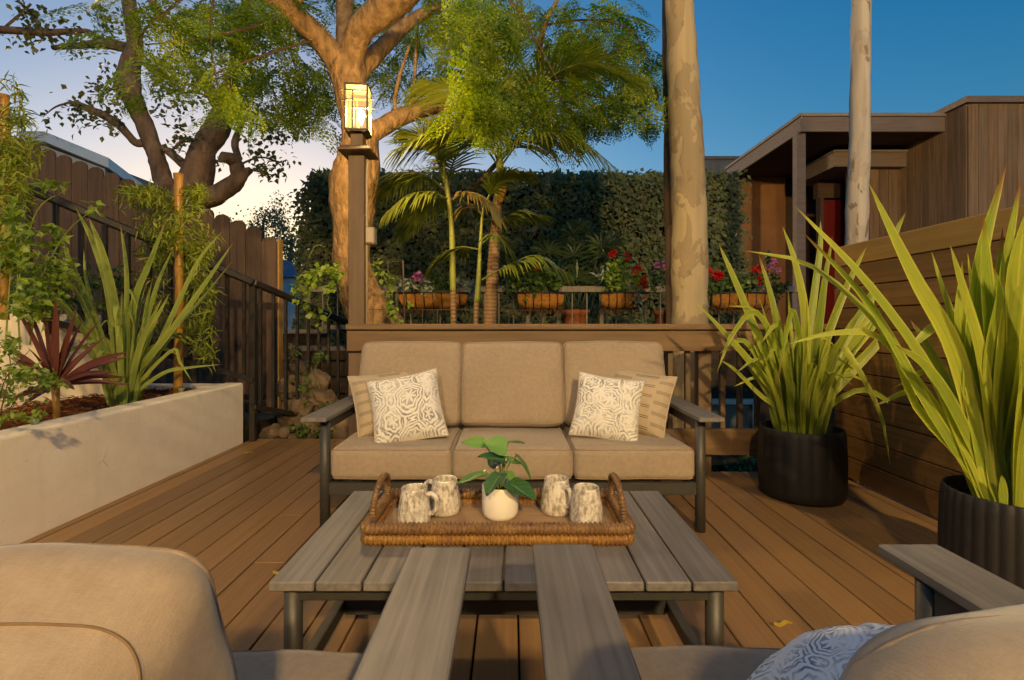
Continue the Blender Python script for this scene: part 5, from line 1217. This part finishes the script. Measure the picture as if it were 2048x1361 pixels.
stemmy('climbing_vine', 'bright green vine with round leaves left of the lamp post', 'vine', [(640, 540, 32, 16, 4.35, .2, 60), (620, 565, 30, 26, 4.35, .2, 70), (668, 545, 22, 16, 4.3, .2, 40), (605, 590, 18, 18, 4.4, .1, 26), (665, 580, 14, 22, 4.3, .1, 24), (640, 630, 12, 18, 4.6, .1, 18), (612, 620, 14, 20, 4.5, .1, 16)], .06, .056, M['vine'],
       [[(690, 600, 4.4), (650, 535, 4.35), (600, 570, 4.35), (590, 600, 4.4)], [(616, 518, 4.3), (632, 492, 4.3), (652, 494, 4.3)], [(660, 580, 4.3), (655, 610, 4.3), (662, 625, 4.3), (652, 640, 4.3)]], droop=.7, sr=.004)
stemmy('climbing_vine', 'pale green vine hanging on the wire trellis', 'vine', [(765, 545, 14, 14, 4.22, .08, 22), (785, 570, 16, 26, 4.22, .08, 30), (778, 600, 12, 30, 4.22, .08, 30), (790, 630, 10, 26, 4.22, .08, 24), (750, 530, 8, 6, 4.22, .05, 8), (818, 612, 8, 6, 4.22, .05, 6)], .05, .042, M['vine'],
       [[(740, 528, 4.22), (770, 545, 4.22), (785, 580, 4.22), (780, 640, 4.22)], [(775, 540, 4.22), (795, 590, 4.22), (792, 660, 4.22)]], droop=.8, sr=.003)
stemmy('garden_shrub', 'small-leaved green shrub seen between the railing balusters', 'shrub', [(1330, 740, 60, 60, 4.9, .3, 420), (1370, 800, 50, 60, 4.9, .3, 320), (1350, 700, 40, 30, 4.9, .3, 120)], .045, .024, M['shrub'], [[(1350, 900, 4.9), (1350, 800, 4.9), (1330, 710, 4.9)]], M['twig'])
stemmy('ground_shrub', 'low dark foliage under the bottom rail by the window', 'shrub', [(1480, 935, 70, 24, 4.6, .3, 260), (1440, 925, 40, 20, 4.6, .3, 100)], .06, .03, M['ger'], [[(1480, 990, 4.6), (1480, 950, 4.6), (1490, 920, 4.6)]])
stemmy('ground_shrub', 'trailing plant growing over the boulders by the steps', 'shrub', [(600, 745, 26, 40, 4.85, .1, 60), (640, 720, 26, 12, 4.9, .1, 40), (650, 835, 40, 30, 4.6, .1, 110), (600, 860, 50, 20, 4.6, .1, 90), (615, 790, 20, 30, 4.7, .1, 40)], .055, .03, M['ger'], [[(640, 780, 4.9), (630, 740, 4.9), (645, 715, 4.9)]])

# fan-leaved plant against the hedge
rp = thing('fan_palm', 'dark green fan-leaved plant against the hedge above the terracotta pot', 'plant', P(1160, 640, 7.2)); q0 = P(1160, 640, 7.2); random.seed(21)
for k in range(26):
    c = P(random.uniform(1095, 1225), random.uniform(468, 590), 7.2 + random.uniform(-.3, .4)) - q0; root = Vector((random.uniform(-.2, .2), random.uniform(-.1, .2), -.3))
    mb = MB(); mb.tube(spline([root, (root + c) / 2 + Vector((0, 0, .1)), c], 8), .006, 5); nl = 11; dirn = (c - root).normalized()
    for j in range(nl):
        a = R(-100 + 200 * j / (nl - 1)); ax = Vector((math.sin(a), random.uniform(-.5, .1), math.cos(a) * .8)).normalized(); L = random.uniform(.26, .36); pe = ax.cross(Vector((0, 1, .3))).normalized() * .018
        mid = c + ax * L * .5; tip = c + ax * L + Vector((0, 0, -.06)); mb.add([c, mid + pe, tip, mid - pe], [(0, 1, 2, 3)])
    mb.build('fan_leaf', M['rhapis'], rp)

# ---- flower baskets on the terrace railing
def basket(px0, px1, lab, dpt=TR - .16):
    c = P((px0 + px1) / 2, 588, dpt); w = (px1 - px0) / 1000 * dpt; t = thing('flower_basket', lab, 'basket', c, 0, 'coco flower baskets'); h = .17
    mb = MB(); prof = [(0, -.02), (-.09, -.005), (-.135, .06), (-.15, h)]; V = []
    m = 14
    for i in range(m + 1):
        u = -1 + 2 * i / m; sq = 1 - .25 * abs(u) ** 5
        for (y, z) in prof: V.append((u * w / 2 * (1 - .08 * (1 - z / h)), y * sq + .02 * mnoise.noise(Vector((u * 4, y * 9, z * 9))), (z - h) * sq + .02 * mnoise.noise(Vector((u * 5, z * 8, 1)))))
    F = [(i * 4 + j, i * 4 + j + 1, i * 4 + j + 5, i * 4 + j + 4) for i in range(m) for j in range(3)]; F += [tuple(range(4)), tuple(m * 4 + 3 - j for j in range(4)), tuple(i * 4 + 3 for i in range(m + 1)) + (m * 4, 0)]
    mb.add(V, F); mb.build('liner', M['coco'], t, True)
    nb_ = max(6, int(w / .095))
    for i in range(nb_ + 1):
        x = -w / 2 + w * i / nb_; b = MB(); b.tube([(x, -.155, .0), (x + .004, -.142, -h + .06), (x + .008, -.098, -h - .002), (x + .008, 0, -h - .018)], .007, 5); b.build('strap', M['iron'], t, True)
    b = MB(); b.tube([(-w / 2 - .01, .02, .004), (-w / 2, -.155, .004), (w / 2, -.155, .004), (w / 2 + .01, .02, .004)], .008, 6); b.build('rim', M['iron'], t, True)
    n = 160; pts = np.column_stack([rng.uniform(-w / 2, w / 2, n), rng.uniform(-.13, .0, n), rng.uniform(-h - .03, -h + .03, n)]); leaf_cloud('fibre', pts, rng.normal(size=(n, 3)) * .4 + np.array([0, 0, -1]), rng.uniform(.04, .11, n), .006, M['cocof'], t)
basket(800, 938, 'long coco flower basket behind the slim palms'); basket(1034, 1128, 'coco flower basket right of the ringed palm'); basket(1197, 1292, 'coco flower basket left of the gum trunk'); basket(1414, 1535, 'coco flower basket right of the gum trunk')
FD = TR - .2
def flowers(t, spots, mat, r=.035, name='flower'):
    for (px, py) in spots:
        c = P(px, py, FD - .05 + random.uniform(-.05, .05)) - t.location; n = 22; d = rng.normal(size=(n, 3)); d /= np.linalg.norm(d, axis=1, keepdims=True)
        leaf_cloud(name, np.array(c)[None] + d * r * .5, d + rng.normal(0, .3, (n, 3)), r * 1.0, r * 1.2, mat, t, kind=None)
t = stemmy('trailing_succulent', 'pale silvery trailing plant at the left end of the long basket', 'plant', [(812, 574, 22, 12, FD, .12, 70), (835, 566, 20, 16, FD, .12, 80), (850, 580, 14, 16, FD - .05, .1, 50), (930, 574, 18, 12, FD, .1, 50), (945, 585, 8, 12, FD - .1, .1, 24)], .09, .038, M['pale'], group='basket plants'); flowers(t, [(768, 578)], M['pink'], .03)
t = stemmy('basket_plant', 'green leafy plant filling the long basket', 'plant', [(885, 566, 34, 18, FD, .15, 260)], .05, .04, M['ger'], group='basket plants'); flowers(t, [(836, 553)], M['pink'], .05)
t = stemmy('geranium', 'green geranium with one red bloom in the basket by the ringed palm', 'plant', [(1075, 560, 50, 26, FD, .15, 420), (1020, 575, 16, 20, FD - .1, .1, 90), (1118, 565, 18, 18, FD, .1, 80)], .065, .06, M['ger'], group='basket plants'); flowers(t, [(1073, 536)], M['red'], .035)
t = stemmy('geranium', 'geranium with several red blooms left of the gum trunk', 'plant', [(1240, 560, 32, 22, FD, .15, 260), (1245, 530, 18, 16, FD, .1, 60)], .065, .06, M['vine'], [[(1240, 560, FD), (1232, 530, FD), (1226, 508, FD)], [(1250, 560, FD), (1252, 530, FD), (1254, 516, FD)]], group='basket plants'); flowers(t, [(1226, 507), (1254, 514), (1274, 540), (1287, 558), (1284, 570)], M['red'], .045)
t = stemmy('trailing_succulent', 'pale variegated trailing plant spilling from the red geranium basket', 'plant', [(1205, 548, 16, 7, FD - .1, .05, 14), (1278, 595, 10, 18, FD - .15, .05, 22), (1278, 608, 10, 6, FD - .15, .05, 12)], .10, .038, M['pale'], group='basket plants')
t = stemmy('geranium', 'pink-flowered plant just left of the gum trunk', 'plant', [(1320, 560, 26, 20, FD + .1, .12, 160)], .06, .045, M['rhapis'], group='basket plants'); flowers(t, [(1314, 532), (1326, 530), (1333, 537), (1330, 526), (1345, 535)], M['pink'], .035)
t = stemmy('geranium', 'geranium with red blooms in the basket right of the gum trunk', 'plant', [(1470, 568, 55, 18, FD, .15, 420)], .06, .055, M['ger'], group='basket plants'); flowers(t, [(1414, 545), (1435, 553), (1437, 552), (1514, 536), (1513, 560)], M['red'], .05)
t = stemmy('geranium', 'tall lilac-flowered plant behind the farther potted flax', 'plant', [(1545, 545, 20, 30, FD + .2, .1, 130), (1545, 580, 40, 20, FD + .1, .1, 150)], .06, .045, M['rhapis'], group='basket plants'); flowers(t, [(1537, 535), (1549, 524), (1556, 541), (1546, 530)], M['pink'], .03)
for (px, lab) in ((1151, 'terracotta pot below the fan-leaved plant'), (1332, 'terracotta pot beside the gum trunk')):
    c = P(px, 680, 6.75); mb = MB(); k = 1.0 if px < 1200 else .85
    mb.lathe([(.12 * k, -.15), (.17 * k, .2), (.175 * k, .33), (.195 * k, .335), (.195 * k, .40), (.17 * k, .405), (.165 * k, .35)], 28, c); tag(mb.build('terracotta_pot', M['terra'], None, True), lab, 'pot', 'terracotta pots')
# lamp-lit leaf litter on the deck
for (px, py, s, lab) in ((1566, 1254, .036, 'curled orange leaf lying on the deck right of the table'), (1722, 968, .03, 'small fallen leaf at the foot of the right fence'), (498, 908, .03, 'small fallen leaf on the far deck by the planter corner'), (560, 1150, .028, 'small fallen leaf on the deck just left of the table')):
    d = 1050 / (py - VY); c = P(px, py, d) + Vector((0, 0, .006)); mb = MB(); V = []; F = []
    for i in range(9):
        u = -1 + i / 4; wd = s * .16 * (1 - u * u) ** .6 + .001; V += [c + Vector((u * s, u * .2 * s - wd, .004 * math.sin(u * 4) + .003)), c + Vector((u * s, u * .2 * s + wd, .009 + .004 * math.sin(u * 5)))]
    F = [(2 * i, 2 * i + 1, 2 * i + 3, 2 * i + 2) for i in range(8)]; mb.add(V, F); tag(mb.build('fallen_leaf', M['yellow']), lab, 'leaf', 'fallen leaves')
